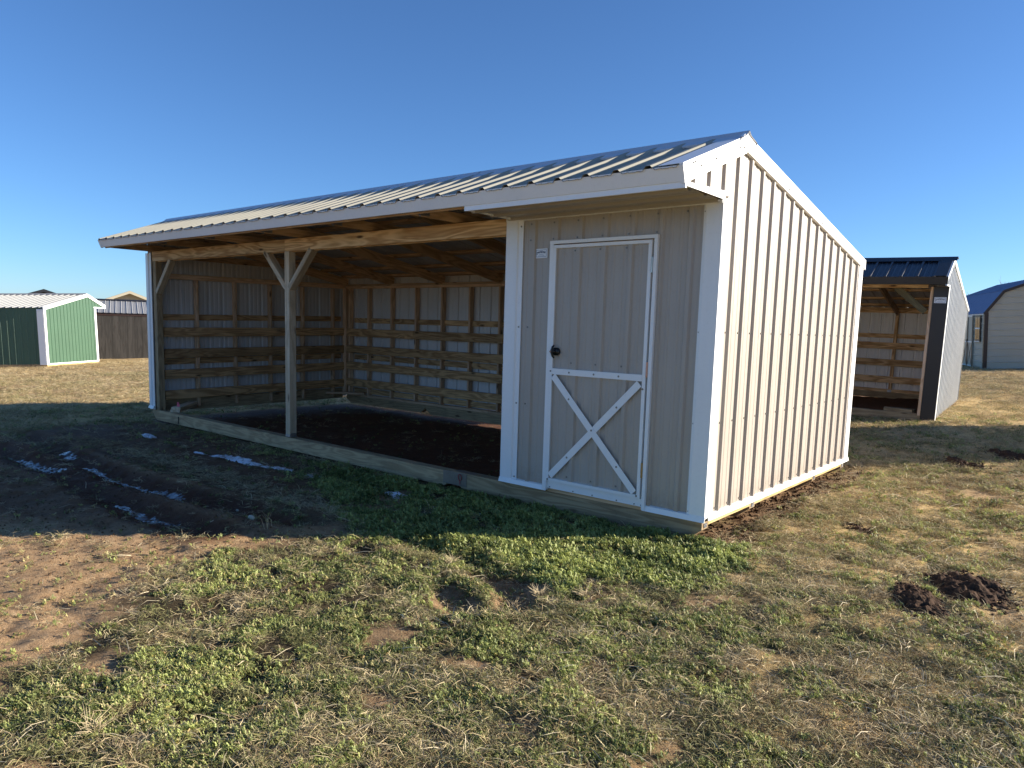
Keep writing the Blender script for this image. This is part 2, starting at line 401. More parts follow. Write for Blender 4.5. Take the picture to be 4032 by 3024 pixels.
BARE = [[(-.85, -1.68), (-.73, -1.57), (-.5, -1.53), (-.28, -1.5), (-.2, -1.68), (-.12, -1.95), (-.2, -2.05), (-.36, -1.9), (-.5, -1.78)],
        [(-.78, -1.98), (-.72, -1.86), (-.5, -1.92), (-.3, -2.0), (-.3, -2.12), (-.55, -2.15)],
        [(-.75, -4.4), (-.35, -4.02), (-.1, -3.92), (.05, -3.75), (.1, -4.3), (-.5, -4.6)],
        [(-1.25, -3.75), (-1.1, -3.55), (-.95, -3.62), (-1.05, -3.8)]]
SIDE = [(-.12, .05), (.22, .0), (.30, .35), (.12, .8), (.22, 1.4), (.10, 2.0), (.26, 2.7), (.30, 3.7), (-.05, 4.1), (-.3, 3.4), (-.3, .4)]
TRACK_SHADE = [(-12, -3.5), (-8.4, -1.6), (-2.2, -1.4), (-2.0, -1.9), (-2.6, -2.3), (-3.3, -2.9), (-4.5, -3.9), (-9, -7)]  # track within the shed's shadow, that shade put into the soil colour
WORN = [(-9.6, -.9), (-8.9, -.05), (-4.9, -.05), (-4.3, -.6), (-3.2, -1.0), (-2.2, -1.3), (-2.4, -1.7), (-6, -1.7), (-8.4, -2.2)]
BAY = [(-9.1, .0), (-1.8, .0), (-1.8, 3.8), (-9.1, 3.8)]
RUTS = [([(-9, -1.75), (-7.3, -1.86), (-6.1, -2.0), (-5.0, -2.03), (-4.2, -1.97), (-3.3, -1.85), (-2.5, -1.72)], .055, .13),
        ([(-2.5, -1.72), (-1.6, -1.48), (-.95, -1.53), (-.5, -1.62), (-.15, -1.8)], .022, .10),
        ([(-9, -2.3), (-7.3, -2.33), (-6.2, -2.33), (-5.5, -2.31), (-4.2, -2.41), (-3.4, -2.43), (-2.7, -2.36)], .04, .11),
        ([(-7.7, -.66), (-6, -.74), (-5, -.66), (-4, -.55), (-3, -.52), (-1.7, -.55)], .02, .10)]
PAD2 = [(-3.72, 8.36), (.0, 8.62), (-.26, 12.55), (-3.96, 12.3)]
MS = np.array([-300, -60, -16.7, -5.4, 1.4, 3.9, 6.8, 16.4, 60, 300.]); MZ = np.array([-3.0, -1.6, -.38, .02, .045, .10, .25, .53, 1.5, 3.0])
def cover(x, y):
    n = fbm(x, y, 2.6, 4, 5); n2 = fbm(x, y, 9.0, 3, 9)
    dirt = 1 - sstep(-.12, .10, sdf(x, y, ROAD) + n * .34 + n2 * .22)
    for pg in BARE: dirt = np.maximum(dirt, 1 - sstep(-.04, .05, sdf(x, y, pg) + n * .14 + n2 * .10))
    dirt = np.maximum(dirt, .92 * (1 - sstep(-.35, .3, sdf(x, y, WORN) + n * .9 + n2 * .4)))
    side = 1 - sstep(-.1, .06, sdf(x, y, SIDE) + n * .5 + n2 * .25)
    dirt = np.maximum(dirt, side * .95)
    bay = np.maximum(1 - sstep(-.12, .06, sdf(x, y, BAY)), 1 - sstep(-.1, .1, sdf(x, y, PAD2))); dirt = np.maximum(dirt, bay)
    dirt = np.maximum(dirt, sstep(.16, .27, fbm(x, y, 1.9, 4, 31)) * .7)
    d = np.hypot(x - CAM.x, y - CAM.y); s = (x - CAM.x) * rt.x + (y - CAM.y) * rt.y
    dry = sstep(-.9, .9, (x - .45) * .9 + (y - .3) * .3 + n * 1.5)
    far = sstep(9.5, 13.5, d); dry = np.maximum(dry * .85, far * (.85 + .3 * n))
    lane = np.exp(-((y + .55 + .38 * (x + 13)) / 1.2) ** 2) * (x < -10.5)      # worn bare strips in the far field
    dirt = np.maximum(dirt, far * (x < -9) * sstep(.0, .2, fbm(x * .35, y, 1.1, 4, 77)) * .45)
    wet_shade = sstep(.45, .9, dirt) * (1 - sstep(-3.2, -2.2, -x * 0 + (x + 0) * 0 - y * 0 + (y - 0.0) * -1 - 5.4)) * 0
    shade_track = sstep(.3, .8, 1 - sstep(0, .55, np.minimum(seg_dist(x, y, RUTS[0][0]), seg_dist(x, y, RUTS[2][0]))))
    wet_shade = np.maximum(wet_shade, shade_track * dirt * (x < -2.0)); wet_shade = np.maximum(wet_shade, .75 * (1 - sstep(-.3, .3, sdf(x, y, WORN) + n * .5))); wet_shade = np.maximum(wet_shade, .7 * sstep(.5, .9, dirt) * (1 - sstep(-.5, .1, sdf(x, y, TRACK_SHADE) + n * .6))); wet_shade = np.maximum(wet_shade, bay * .95); wet_shade = np.maximum(wet_shade, side * .4)  # wet mud and dark bay soil, plus shade painted into the shaded track
    return np.clip(dirt, 0, 1), np.clip(dry, 0, 1), np.clip(wet_shade, 0, 1)
def height(x, y):
    s = (x - CAM.x) * rt.x + (y - CAM.y) * rt.y
    z = np.interp(s, MS, MZ)
    foot = 1 - sstep(-.2, .5, sdf(x, y, [(-8.9, 0), (0, 0), (0, 3.6), (-8.9, 3.6)]))
    z = z + fbm(x, y, .45, 3, 2) * .05 * (1 - foot) + fbm(x, y, 2.3, 4, 3) * .030 * (1 - .5 * foot) + fbm(x, y, 7.0, 4, 4) * .052 * (1 - .5 * foot)
    z = z - foot * .012
    for pl, dep, wd in RUTS:
        d = seg_dist(x, y, pl) + fbm(x, y, 5, 2, 8) * .06
        z = z - dep * np.exp(-(d / wd) ** 2) + dep * .65 * np.exp(-((d - wd * 2.0) / (wd * .8)) ** 2)
    dirt, dry, wet_shade = cover(x, y)
    side = 1 - sstep(-.1, .08, sdf(x, y, SIDE))
    z = z + fbm(x, y, 26, 3, 6) * .016 * dirt + side * (fbm(x, y, 11, 4, 12) * .06 - .03)
    for pg in BARE[:2]: z = z - .035 * (1 - sstep(-.06, .03, sdf(x, y, pg)))
    z = z + .014 * np.exp(-(seg_dist(x, y, [(-1.5, -1.2), (-.9, -1.3), (-.25, -1.32), (0.05, -1.45)]) / .12) ** 2)
    z = z + .035 * np.exp(-(seg_dist(x, y, [(-.2, .0), (.2, -.05)]) / .2) ** 2)
    return z
def hz(x, y): return float(height(np.array([float(x)]), np.array([float(y)]))[0])

# ------------------------------------------------------------------ the ground: one sheet to the horizon
def axis(lo, hi, step, far, g=1.09):
    a = list(np.arange(lo, hi + 1e-6, step)); d = step; v = hi
    while v < far: d *= g; v += d; a.append(v)
    d = step; v = lo
    while v > -far: d *= g; v -= d; a.insert(0, v)
    return np.array(a)
gx = axis(-7.5, 2.8, .034, 500); gy = axis(-4.4, 1.0, .034, 500, 1.07)
GX, GY = np.meshgrid(gx, gy); X, Y = GX.ravel(), GY.ravel(); Z = height(X, Y)
nx, ny = len(gx), len(gy)
ii = np.arange(nx * ny).reshape(ny, nx)
quads = np.stack([ii[:-1, :-1], ii[:-1, 1:], ii[1:, 1:], ii[1:, :-1]], -1).reshape(-1, 4)
def np_mesh(name, verts, faces, mat, tint=None, attr='tint', smooth=False):
    me = bpy.data.meshes.new(name); nv, nf, k = len(verts), len(faces), faces.shape[1]
    me.vertices.add(nv); me.vertices.foreach_set('co', np.ascontiguousarray(verts, dtype=np.float32).ravel())
    me.loops.add(nf * k); me.loops.foreach_set('vertex_index', np.ascontiguousarray(faces, dtype=np.int32).ravel())
    me.polygons.add(nf); me.polygons.foreach_set('loop_start', np.arange(0, nf * k, k, dtype=np.int32))
    if smooth: me.polygons.foreach_set('use_smooth', np.ones(nf, bool))
    me.update(calc_edges=True)
    if tint is not None:
        a = me.color_attributes.new(attr, 'FLOAT_COLOR', 'POINT')
        c = np.ones((nv, 4), np.float32); c[:, :3] = tint; a.data.foreach_set('color', c.ravel())
    me.materials.append(MT[mat])
    return link(bpy.data.objects.new(name, me))
dirt, dry, wet_shade = cover(X, Y)
g = np_mesh('ground', np.stack([X, Y, Z], 1), quads, 'ground', np.stack([dirt, dry, wet_shade], 1), 'cover', True)
tag(g, 'field of dry grass, clover and rutted brown dirt', 'ground', kind='structure')

# ------------------------------------------------------------------ the run-in shed with its tack room
L, D, T = 8.88, 3.6, 1.93
YP, ZP, EY, EZ = 0.30, 2.985, -0.655, 2.62       # ridge and front eave (sheet plane)
BZ = 2.395                                       # sheet plane at the back edge, y = D + .02
def roof_z(y):
    return EZ + (ZP - EZ) * (y - EY) / (YP - EY) if y < YP else ZP + (BZ - ZP) * (y - YP) / (D + .02 - YP)
shed = empty('run_in_shed', (0, 0, 0), None, 'long tan and white run-in shed with open bay and white-trimmed tack room door', 'shed')
PF = 0.2385
# skids and floor rim
def skid(y0, y1, x0, x1, zb, zt, mat='treated', cut=.12):
    m = MB(); m.prism([(x0, 0, zt), (x0, 0, zt - .055), (x0 + cut, 0, zb), (x1 - cut, 0, zb), (x1, 0, zt - .055), (x1, 0, zt)], (0, y1 - y0, 0))
    c = Vector(((x0 + x1) / 2, (y0 + y1) / 2, (zb + zt) / 2)); m.v = [tuple(Vector(v) + Vector((0, y0, 0)) - c) for v in m.v]
    o = m.build('skid', mat, shed); o.location = c; return o
skid(.0, .105, -8.87, -2.55, .045, .195); skid(.0, .105, -2.546, -.003, .05, .203)
skid(.90, 1.01, -1.95, -.003, .06, .205); skid(2.5, 2.6, -1.95, -.003, .06, .205)
skid(3.47, 3.57, -8.72, -6.6, .10, .238); skid(3.47, 3.57, -6.597, -4.6, .085, .236); skid(3.47, 3.57, -4.597, -.003, .07, .205)
for a, b_ in ((.108, .897), (1.013, 2.497), (2.603, 3.467)):
    board('rim_board', (-.022, a, .193), (-.022, b_, .193), .038, .05, 'rim', shed)
board('rim_board', (-8.845, .11, .245), (-8.845, 3.46, .265), .038, .18, 'treated', shed)
for y0, y1 in ((.0, .105), (.90, 1.01), (2.5, 2.6), (3.47, 3.57)):
    mm = MB(); mm.box(-.002, .0015, y0 + .03, y1 - .03, .158, .192)
    for k in range(12):
        cx = y0 + .035 + (k % 4) * .012; cz = .163 + (k // 4) * .011; mm.box(.0015, .004, cx, cx + .005, cz, cz + .004)
    mm.build('end_plate', 'plate', shed)
mm = MB(); mm.box(-2.68, -2.37, -.004, -.001, .075, .2)
for k in range(18):
    for j in range(7):
        cx = -2.672 + k * .017; cz = .082 + j * .017; mm.box(cx, cx + .009, -.007, -.004, cz, cz + .004)
mm.build('splice_plate', 'plate_dull', shed)
mm = MB(); mm.box(-2.55, -2.30, .02, .085, .2035, .2045); mm.build('skid_top_strap', 'plate_dull', shed)
mm = MB(); pts = [Vector((-2.45 + .022 * math.sin(t) * (1 if t < 6.0 else .3), -.012 - .004 * math.cos(t), .16 + .03 * math.cos(t))) for t in np.linspace(0, 6.28, 15)]
mm.tube(pts, .0035, 5); mm.tube([(-2.45, -.012, .13), (-2.445, -.014, .09)], .0035, 5); mm.build('red_cord_loop', 'red', shed)
mm = MB(); mm.disc((-8.06, -.001, .15), (0, -1, 0), .016, .004, 10); mm.tube([(-8.06, -.006, .135), (-8.058, -.008, .06)], .006, 5); mm.build('cable_hole', 'handle', shed)
# back and left wall bottom plates
board('sill_plate', (-8.7, 3.5, .2585), (-5.2, 3.5, .2585), .09, .04, 'stud', shed)
board('sill_plate', (-5.197, 3.5, .2585), (-1.95, 3.5, .2585), .09, .04, 'stud', shed)
# studs
for k in range(5):
    y = .683 + k * .637; board('stud', (-8.825, y, .21), (-8.825, y, 2.165), .089, .038, 'stud', shed, (0, 1, 0))
for x, y in ((-8.80, 3.53), (-8.75, 3.45), (-8.66, 3.52)):
    board('stud', (x, y, .28), (x, y, 2.19), .089, .038, 'stud', shed, (0, 1, 0) if x < -8.7 else (1, 0, 0))
BS = [-8.145 + .62 * k for k in range(11)]
for x in BS:
    board('stud', (x, 3.535, .28), (x, 3.535, 2.185), .089, .038, 'stud', shed, (1, 0, 0))
# girts between studs
edges = [.12] + [.683 + k * .637 for k in range(5)] + [3.45]
for a, b_ in zip(edges, edges[1:]):
    for z0, z1 in ((1.575, 1.635), (.905, .955)):
        za = z0 + (z1 - z0) * a / 3.5; zb = z0 + (z1 - z0) * b_ / 3.5
        board('girt', (-8.855, a + .02, za), (-8.855, b_ - .02, zb), .03, .089, 'kick', shed)
edges = [-8.62] + BS
for a, b_ in zip(edges, edges[1:]):
    for z in (1.615, .95, .335):
        board('girt', (a + .02, 3.565, z), (b_ - .02, 3.565, z), .03, .089, 'kick', shed)
# kick boards
for za, zb in ((.407, .464), (.72, .774), (1.034, 1.084), (1.355, 1.403)):
    board('kick_board', (-8.761, .14, za), (-8.761, 3.47, zb), .036, .138, 'kick', shed)
for z, cut in ((.484, -5.9), (.789, -6.92), (1.09, -4.4), (1.397, -6.92)):
    board('kick_board', (-8.738, 3.471, z), (cut - .001, 3.471, z), .036, .138, 'kick', shed)
    board('kick_board', (cut + .001, 3.471, z), (-1.97, 3.471, z), .036, .138, 'kick', shed)
    board('kick_board', (-1.955, .2, z), (-1.955, 3.44, z), .036, .138, 'kick', shed)
# plates
for dz in (0, .0385):
    board('top_plate', (-8.825, .1, 2.168 + dz), (-8.825, 3.48, 2.203 + dz), .089, .038, 'stud', shed)
    board('top_plate', (-8.77, 3.53, 2.204 + dz), (-5.0, 3.53, 2.204 + dz), .089, .038, 'stud', shed)
    board('top_plate', (-4.998, 3.53, 2.204 + dz), (-.06, 3.53, 2.204 + dz), .089, .038, 'stud', shed)
# front header, posts, braces
board('header_beam', (-8.76, .022, 2.453), (-5.357, .022, 2.453), .040, .138, 'pine', shed)
board('header_beam', (-5.354, .022, 2.453), (-1.94, .022, 2.453), .040, .138, 'pine', shed)
board('header_beam', (-8.74, .067, 2.447), (-1.94, .067, 2.447), .038, .138, 'pine', shed)
board('post', (-8.72, .055, .197), (-8.72, .055, 2.382), .092, .092, 'treated', shed, (1, 0, 0))
board('post', (-5.316, .048, .204), (-5.316, .048, 2.382), .092, .092, 'post', shed, (1, 0, 0))
board('knee_brace', (-5.79, .046, 2.395), (-5.35, .046, 1.965), .088, .064, 'post', shed)
board('knee_brace', (-4.85, .046, 2.395), (-5.28, .046, 1.965), .088, .064, 'post', shed)
board('knee_brace', (-8.22, .046, 2.395), (-8.67, .046, 1.935), .088, .064, 'post', shed)
mm = MB()
for sx in (-1, 1):
    mm.box(-5.316 + sx * .0475 - .001, -5.316 + sx * .0475 + .001, .005, .09, .2, .245)
mm.box(-5.37, -5.262, -.001, .1, .2035, .2055); mm.box(-5.36, -5.272, .0005, .002, .2055, .235)
mm.build('post_bracket', 'plate', shed)
# corner floor braces
board('corner_brace', (-8.30, .06, .216), (-8.78, .56, .23), .14, .038, 'post', shed)
board('corner_brace', (-8.30, .075, .2545), (-8.78, .575, .2685), .13, .038, 'post', shed)
board('corner_brace', (-8.15, 3.43, .305), (-8.76, 3.05, .30), .09, .038, 'stud', shed)
# rafters and purlins
RX = [-8.80, -7.53, -6.29, -5.05, -3.81, -2.57, -1.33, -.07]
sl = (BZ - ZP) / (D + .02 - YP); nrm = Vector((0, -sl, 1)).normalized()
slf = (ZP - EZ) / (YP - EY); nf = Vector((0, -slf, 1)).normalized()
for x in RX:
    a = Vector((x, YP, ZP)) - nrm * (.044 + .07); b_ = Vector((x, D - .03, roof_z(D - .03))) - nrm * (.044 + .07)
    board('rafter', a, b_, .038, .138, 'rafter', shed)
    a = Vector((x + .0395, YP, ZP)) - nf * .086; b_ = Vector((x + .0395, EY + .09, roof_z(EY + .09))) - nf * .086
    board('rafter_tail', a, b_, .038, .088, 'rafter', shed)
    o = board('tail_chord', (x, EY + .10, 2.568), (x, .62, 2.568), .0385, .088, 'rafter', shed)
    mm = MB(); mm.box(x + .0195, x + .0215, -.50, -.36, 2.53, 2.61)
    for k in range(9):
        for j in range(4): mm.box(x + .0215, x + .0245, -.492 + k * .0145, -.485 + k * .0145, 2.538 + j * .018, 2.542 + j * .018)
    mm.build('truss_plate', 'plate', shed)
for y in (.55, 1.15, 1.80, 2.45, 3.05, 3.5):
    for xa, xb in ((-8.86, -4.46), (-4.457, -.02)):
        c = Vector((0, y, roof_z(y))) - nrm * .0225
        board('purlin', (xa, c.y, c.z), (xb, c.y, c.z), .089, .038, 'rafter' if y < 3.2 else 'stud', shed, nrm)
for y in (-.52, .05):
    c = Vector((0, y, roof_z(y))) - nf * .0225
    board('purlin', (-8.86, c.y, c.z), (-.02, c.y, c.z), .089, .038, 'rafter', shed, nf)
board('sub_fascia', (-8.9, EY + .075, 2.563), (-.01, EY + .075, 2.563), .03, .085, 'rafter', shed, nf)
# end gable framing over the left wall
board('gable_girt', (-8.86, .15, 2.5), (-8.86, 2.4, 2.5), .03, .089, 'rafter', shed)
# wall sheets
TB = ('tan', 'tan_back')
SR = [.2313 + k * .2286 for k in range(-4, 16)]
sheets('siding_sheet', (0, 0, 0), (0, 1, 0), (0, 0, 1), (1, 0, 0), .003, D - .01, .232, lambda y: roof_z(y) - .012, SR, .2286, TB, shed, extra=(YP,))
sheet('gable_return_sheet', (0, 0, 0), (0, 1, 0), (0, 0, 1), (1, 0, 0), EY + .045, -.0005, 2.535, lambda y: roof_z(y) - .012, SR, .2286, TB, shed)
sheets('siding_sheet', (-L, 0, 0), (0, 1, 0), (0, 0, 1), (-1, 0, 0), .003, D - .01, .2, lambda y: roof_z(y) - .012, SR, .2286, TB, shed, extra=(YP,))
sheet('gable_return_sheet', (-L, 0, 0), (0, 1, 0), (0, 0, 1), (-1, 0, 0), EY + .045, -.0005, 2.535, lambda y: roof_z(y) - .012, SR, .2286, TB, shed)
BR = [-8.8 + k * .2345 for k in range(38)]
sheets('siding_sheet', (0, D - .008, 0), (1, 0, 0), (0, 0, 1), (0, 1, 0), -L + .004, -.004, .24, 2.385, BR, .2345, TB, shed)
FR = [-1.645 + k * PF for k in range(-1, 8)]
FY = .0
sheet('siding_sheet', (0, FY, 0), (1, 0, 0), (0, 0, 1), (0, -1, 0), -T + .02, -1.43, .24, 2.50, FR, PF, TB, shed)
sheet('siding_sheet', (0, FY, 0), (1, 0, 0), (0, 0, 1), (0, -1, 0), -1.43, -.475, 2.28, 2.50, FR, PF, TB, shed)
sheet('siding_sheet', (0, FY, 0), (1, 0, 0), (0, 0, 1), (0, -1, 0), -.475, -.004, .24, 2.50, FR, PF, TB, shed)
mm = MB(); mm.box(-1.935, -1.915, .03, 3.55, .21, 2.45); mm.build('partition_wall', 'kick', shed)
mm = MB(); mm.box(-1.91, -.04, .03, 3.46, .21, .235); mm.build('tack_room_floor', 'treated', shed)
# trims
def trim(name, pts, vec, parent=shed, mat='white'):
    m = MB(); m.prism(pts, vec); return m.build(name, mat, parent)
q = .024
trim('corner_trim', [(-.122, -.004, 0), (-.122, -.014, 0), (-.098, -.0245, 0), (q + .0005, -q - .0005, 0), (q, .108, 0), (.014, .13, 0), (.004, .13, 0), (.004, -.004, 0)], (0, 0, 2.262)).location = (0, 0, .24)
trim('corner_trim', [(q, D - .13, 0), (q, D + .01, 0), (.0, D + .03, 0), (-.12, D + .03, 0), (-.12, D + .022, 0), (.004, D + .012, 0), (.004, D - .13, 0)], (0, 0, 2.10)).location = (0, 0, .25)
trim('corner_trim', [(-T - .012, .08, 0), (-T - .012, -.0245, 0), (-1.82, -.0245, 0), (-1.808, -.012, 0), (-1.763, -.012, 0), (-1.763, -.004, 0), (-T, -.003, 0), (-T, .08, 0)], (0, 0, 2.262)).location = (0, 0, .24)
trim('corner_trim', [(-L - .03, .13, 0), (-L - .03, -.028, 0), (-8.84, -.028, 0), (-8.83, -.014, 0), (-8.772, -.014, 0), (-8.772, -.004, 0), (-L - .004, -.003, 0), (-L - .004, .13, 0)], (0, 0, 2.30)).location = (0, 0, .20)
def drip(x0, x1, mat='white'):
    m = MB(); m.prism([(x0, -.004, .258), (x0, -.030, .252), (x0, -.042, .214), (x0, -.036, .214), (x0, -.022, .246), (x0, -.004, .25)], (x1 - x0, 0, 0)); m.build('base_trim', mat, shed)
drip(-1.945, -1.416); drip(-.485, .030); drip(-8.93, -8.77)
m = MB(); m.prism([(.004, .031, .262), (.028, .031, .256), (.034, .031, .218), (.028, .031, .218), (.02, .031, .25), (.004, .031, .25)], (0, D - .0, 0)); m.build('base_trim', 'white', shed)
m = MB(); m.box(-T - .01, .02, -.034, -.004, 2.486, 2.508); m.build('head_trim', 'white', shed)
# soffit over the tack room door
sheet('soffit_sheet', (0, 0, 2.512), (0, 1, 0), (1, 0, 0), (0, 0, -1), EY + .05, -.006, -1.90, .0, [-.5, -.27, -.05], .2286, TB, shed)
m = MB(); m.box(-1.875, .034, EY + .028, EY + .046, 2.492, 2.534); m.build('soffit_trim', 'white', shed)
m = MB(); m.box(-1.875, -1.86, EY + .047, -.03, 2.497, 2.513); m.build('soffit_trim', 'white', shed)
m = MB(); m.prism([(.0035, EY + .047, 2.503), (.0035, .105, 2.545), (.0035, .105, 2.574), (.0035, EY + .047, 2.535)], (.024, 0, 0)); m.build('soffit_trim', 'white', shed)
m = MB(); m.prism([(.0275, EY + .047, 2.507), (.0275, -.03, 2.507), (.0275, -.03, 2.531), (.0275, EY + .047, 2.531)], (.006, 0, 0)); m.build('soffit_trim', 'white', shed)
# fascia, perpendicular to the roof slope
def fascia(x0, x1, mat='white', dy=0.0):
    a = Vector((0, EY - .006 + dy, EZ + .006)); d = Vector((0, .38, -1)).normalized(); n = Vector((0, -1, -.38)).normalized()
    m = MB(); m.prism([Vector((x0, 0, 0)) + p for p in (a, a + n * .006, a + n * .006 + d * .1, a + d * .108 - n * .012, a + d * .1, a)][:5], (x1 - x0, 0, 0)); return m.build('fascia_trim', mat, shed)
fascia(-L - .05, -2.936); fascia(-2.94, .033, dy=-.0035)
# roof sheets
RR = [-8.83 + k * .2395 for k in range(38)]
GB = ('galv', 'galv_back')
ef = Vector((0, EY - .02, roof_z(EY - .02))); lf = (Vector((0, YP, ZP)) - ef).length; vf = (Vector((0, YP, ZP)) - ef).normalized()
sheets('roof_sheet', ef, (1, 0, 0), vf, nf, -L - .03, .0, 0, lf - .01, RR, .2395, GB, shed, rh=.030, rb=.044, rtp=.017)
eb = Vector((0, D + .05, roof_z(D + .05))); vb_ = (Vector((0, YP, ZP)) - eb).normalized(); lb = (Vector((0, YP, ZP)) - eb).length
sheets('roof_sheet', eb, (1, 0, 0), vb_, nrm, -L - .03, .0, 0, lb - .01, RR, .2395, GB, shed)
P0 = Vector((0, YP, ZP))
def ridge(x0, x1):
    m = MB(); a = P0 - vf * .135 + nf * .021; b_ = P0 - vb_ * .15 + nrm * .021; t = P0 + Vector((0, 0, .052))
    o = Vector((0, 0, .004))
    f1, f2 = P0 - vf * .03 + nf * .03, P0 - vb_ * .03 + nrm * .03
    pr = [a - nf * .012, a, f1, t, f2, b_, b_ - nrm * .012]
    for p, q_ in zip(pr, pr[1:]):
        for dz, fl in ((Vector(), False), (o, True)):
            qd = [Vector((x0, 0, 0)) + p - dz, Vector((x1, 0, 0)) + p - dz, Vector((x1, 0, 0)) + q_ - dz, Vector((x0, 0, 0)) + q_ - dz]; m.poly(qd[::-1] if fl else qd)
    return m.build('ridge_cap', 'ridge', shed)
ridge(-L - .045, -5.55); ridge(-5.57, -2.55); ridge(-2.57, .042)
for xe in (.004, -L - .033):
    m = MB(); m.prism([Vector((xe + .002, 0, 0)) + p for p in (P0 - vf * .12 + nf * .018, P0 + Vector((0, 0, .046)), P0 - vb_ * .13 + nrm * .018, P0 - Vector((0, 0, .03)))], (.024, 0, 0)); m.build('ridge_closure', 'white', shed)
# rake trims
def rake(xs, sgn):
    for (ya, yb) in ((EY - .012, YP), (YP, D + .06)):
        n = nf if ya < YP - .01 else nrm; d = (Vector((0, yb, roof_z(yb))) - Vector((0, ya, roof_z(ya)))).normalized()
        h = .092 if ya < YP - .01 else .078
        A, B = Vector((xs, ya, roof_z(ya))), Vector((xs, yb, roof_z(yb)))
        m = MB(); ex = Vector((sgn * .03, 0, 0)); top = .022; vz = Vector((0, 0, 1))
        lowA = A - vz * h if ya < YP - .01 else A - vz * (h + .012); lowB = B - vz * (h + .012) if ya < YP - .01 else B - vz * h
        if ya < YP - .01: lowA = A + Vector((0, .035, -.098))
        m.prism([A + vz * top, B + vz * top, lowB, lowA], ex)
        i = Vector((-sgn * .145, 0, 0))
        m.prism([A + vz * top, B + vz * top, B + vz * (top - .003), A + vz * (top - .003)], i)
        m.build('rake_trim', ['white'], shed)
rake(.003, 1); rake(-L - .003, -1)
# screws
pts = []
for z in (.285, .93, 1.595):
    for c in SR:
        if .1 < c < 3.5: pts.append((.0005, c - .042, z))
screws(shed, pts, (1, 0, 0))
pts = []
for y, dz in ((-.42, 0), (-.2, 0), (.18, 0), (.24, 0), (.75, -.01), (1.2, -.01), (1.65, -.01), (2.1, -.01), (2.55, -.01), (3.0, -.01), (3.45, -.01)):
    pts.append((.0335, y, roof_z(y) - (.045 if y < .2 else .055)))
screws(shed, pts, (1, 0, 0))
pts = [(c - .04, -.0005, z) for c in FR[1:] for z in (2.455,)] + [(x, -.0005, z) for z in (.93, 1.592) for x in (-1.698, -.452, -.205)]
pts += [(c - .045, -.0005, 2.322) for c in FR[1:7]] + [(x, -.0135, z) for x in (-1.785, -.11) for z in (.93, 1.592, 2.44, .275)]
screws(shed, pts, (0, -1, 0))
pts = []
for c in RR:
    for y in (-.60, -.575):
        for d in (.037,): pts.append(Vector((c + d, y, roof_z(y) + .001)))
screws(shed, pts, nf, r=.006)
pts = [P0 + Vector((c, 0, 0)) - vf * .115 + nf * .022 for c in RR]
screws(shed, pts, nf, r=.006)
screws(shed, [(x, EY + .045, 2.508 - .012) for x in (-8.3, -7.2, -6.0, -4.8, -3.6, -2.4)], (0, -.9, -.4))
# door casing
def bx(name, x0, x1, y0, y1, z0, z1, mat='white', parent=shed):
    m = MB(); c = Vector(((x0 + x1) / 2, (y0 + y1) / 2, (z0 + z1) / 2)); m.box(x0 - c.x, x1 - c.x, y0 - c.y, y1 - c.y, z0 - c.z, z1 - c.z)
    o = m.build(name, mat, parent); o.location = c; return o
bx('door_casing', -1.449, -.460, -.048, -.001, 2.273, 2.299)
bx('door_casing', -1.4485, -1.410, -.046, -.001, .222, 2.2725); bx('door_casing', -.488, -.4605, -.046, -.001, .222, 2.2725)
bx('threshold_trim', -1.409, -.489, -.026, .02, .238, .299)
screws(shed, [(x, -.026, .25) for x in (-1.38, -1.14, -.95, -.72, -.56, -.5)], (0, -1, 0), r=.004)
bx('door_jamb', -1.43, -.47, .0, .02, .2, 2.285, 'rafter')
# the door
door = bx('door', -1.408, -.507, -.021, -.004, .306, 2.256, 'tan_door'); door['label'] = 'tan ribbed steel door with white frame and crossed braces'
dl = Vector(door.location)
def dp(name, x0, x1, y0, y1, z0, z1, mat='white'):
    o = bx(name, x0, x1, y0, y1, z0, z1, mat, door); o.location = Vector(o.location) - dl; return o
o = sheet('door_sheet', -dl + Vector((0, -.0225, 0)), (1, 0, 0), (0, 0, 1), (0, -1, 0), -1.385, -.53, .325, 2.24, [c + .001 for c in FR], PF, ('tan_door', 'tan_back'), door)
dp('door_frame', -1.413, -.506, -.046, -.0205, 2.238, 2.263)
dp('door_frame', -1.413, -1.386, -.0455, -.0205, .304, 2.2375); dp('door_frame', -.534, -.506, -.0455, -.0205, .304, 2.2375)
dp('door_frame', -1.3855, -.5345, -.0455, -.0215, .304, .329)
dp('door_rail', -1.3855, -.5345, -.0485, -.0215, 1.209, 1.258)
def brace(a, b_, y0, y1, w=.056):
    a, b_ = Vector((a[0], 0, a[1])), Vector((b_[0], 0, b_[1])); d = (b_ - a).normalized(); n = Vector((d.z, 0, -d.x)) * w / 2
    m = MB(); sx = 1 if b_.x > a.x else -1
    p = [a - n, a + n, b_ + n, b_ - n]
    m.prism([v + Vector((0, y0, 0)) - dl for v in p], (0, y1 - y0, 0)); m.build('cross_brace', 'white', door)
brace((-1.367, 1.197), (-.555, .345), -.0535, -.0500); brace((-.555, 1.19), (-1.370, .352), -.0495, -.0460)
pts = [(x, -.0485, 1.233) for x in (-1.21, -.97, -.74)] + [(-1.2, -.0535, 1.015), (-.968, -.0535, .783), (-.72, -.0535, .522), (-.745, -.0495, .99), (-1.2, -.0495, .53)]
pts += [(c - .045, -.023, z) for c in FR[2:6] for z in (2.215, 1.31, .36)]
pts += [(-1.4, -.046, 1.235), (-1.395, -.046, .318), (-.525, -.046, 1.15), (-.535, -.046, .32)]
o = screws(door, [Vector(p) - dl for p in pts], (0, -1, 0))
m = MB()
H0 = Vector((-1.383, -.06, 1.398)) - dl
m.disc(Vector((-1.352, -.024, 1.398)) - dl, (0, -1, 0), .033, .028, 18)
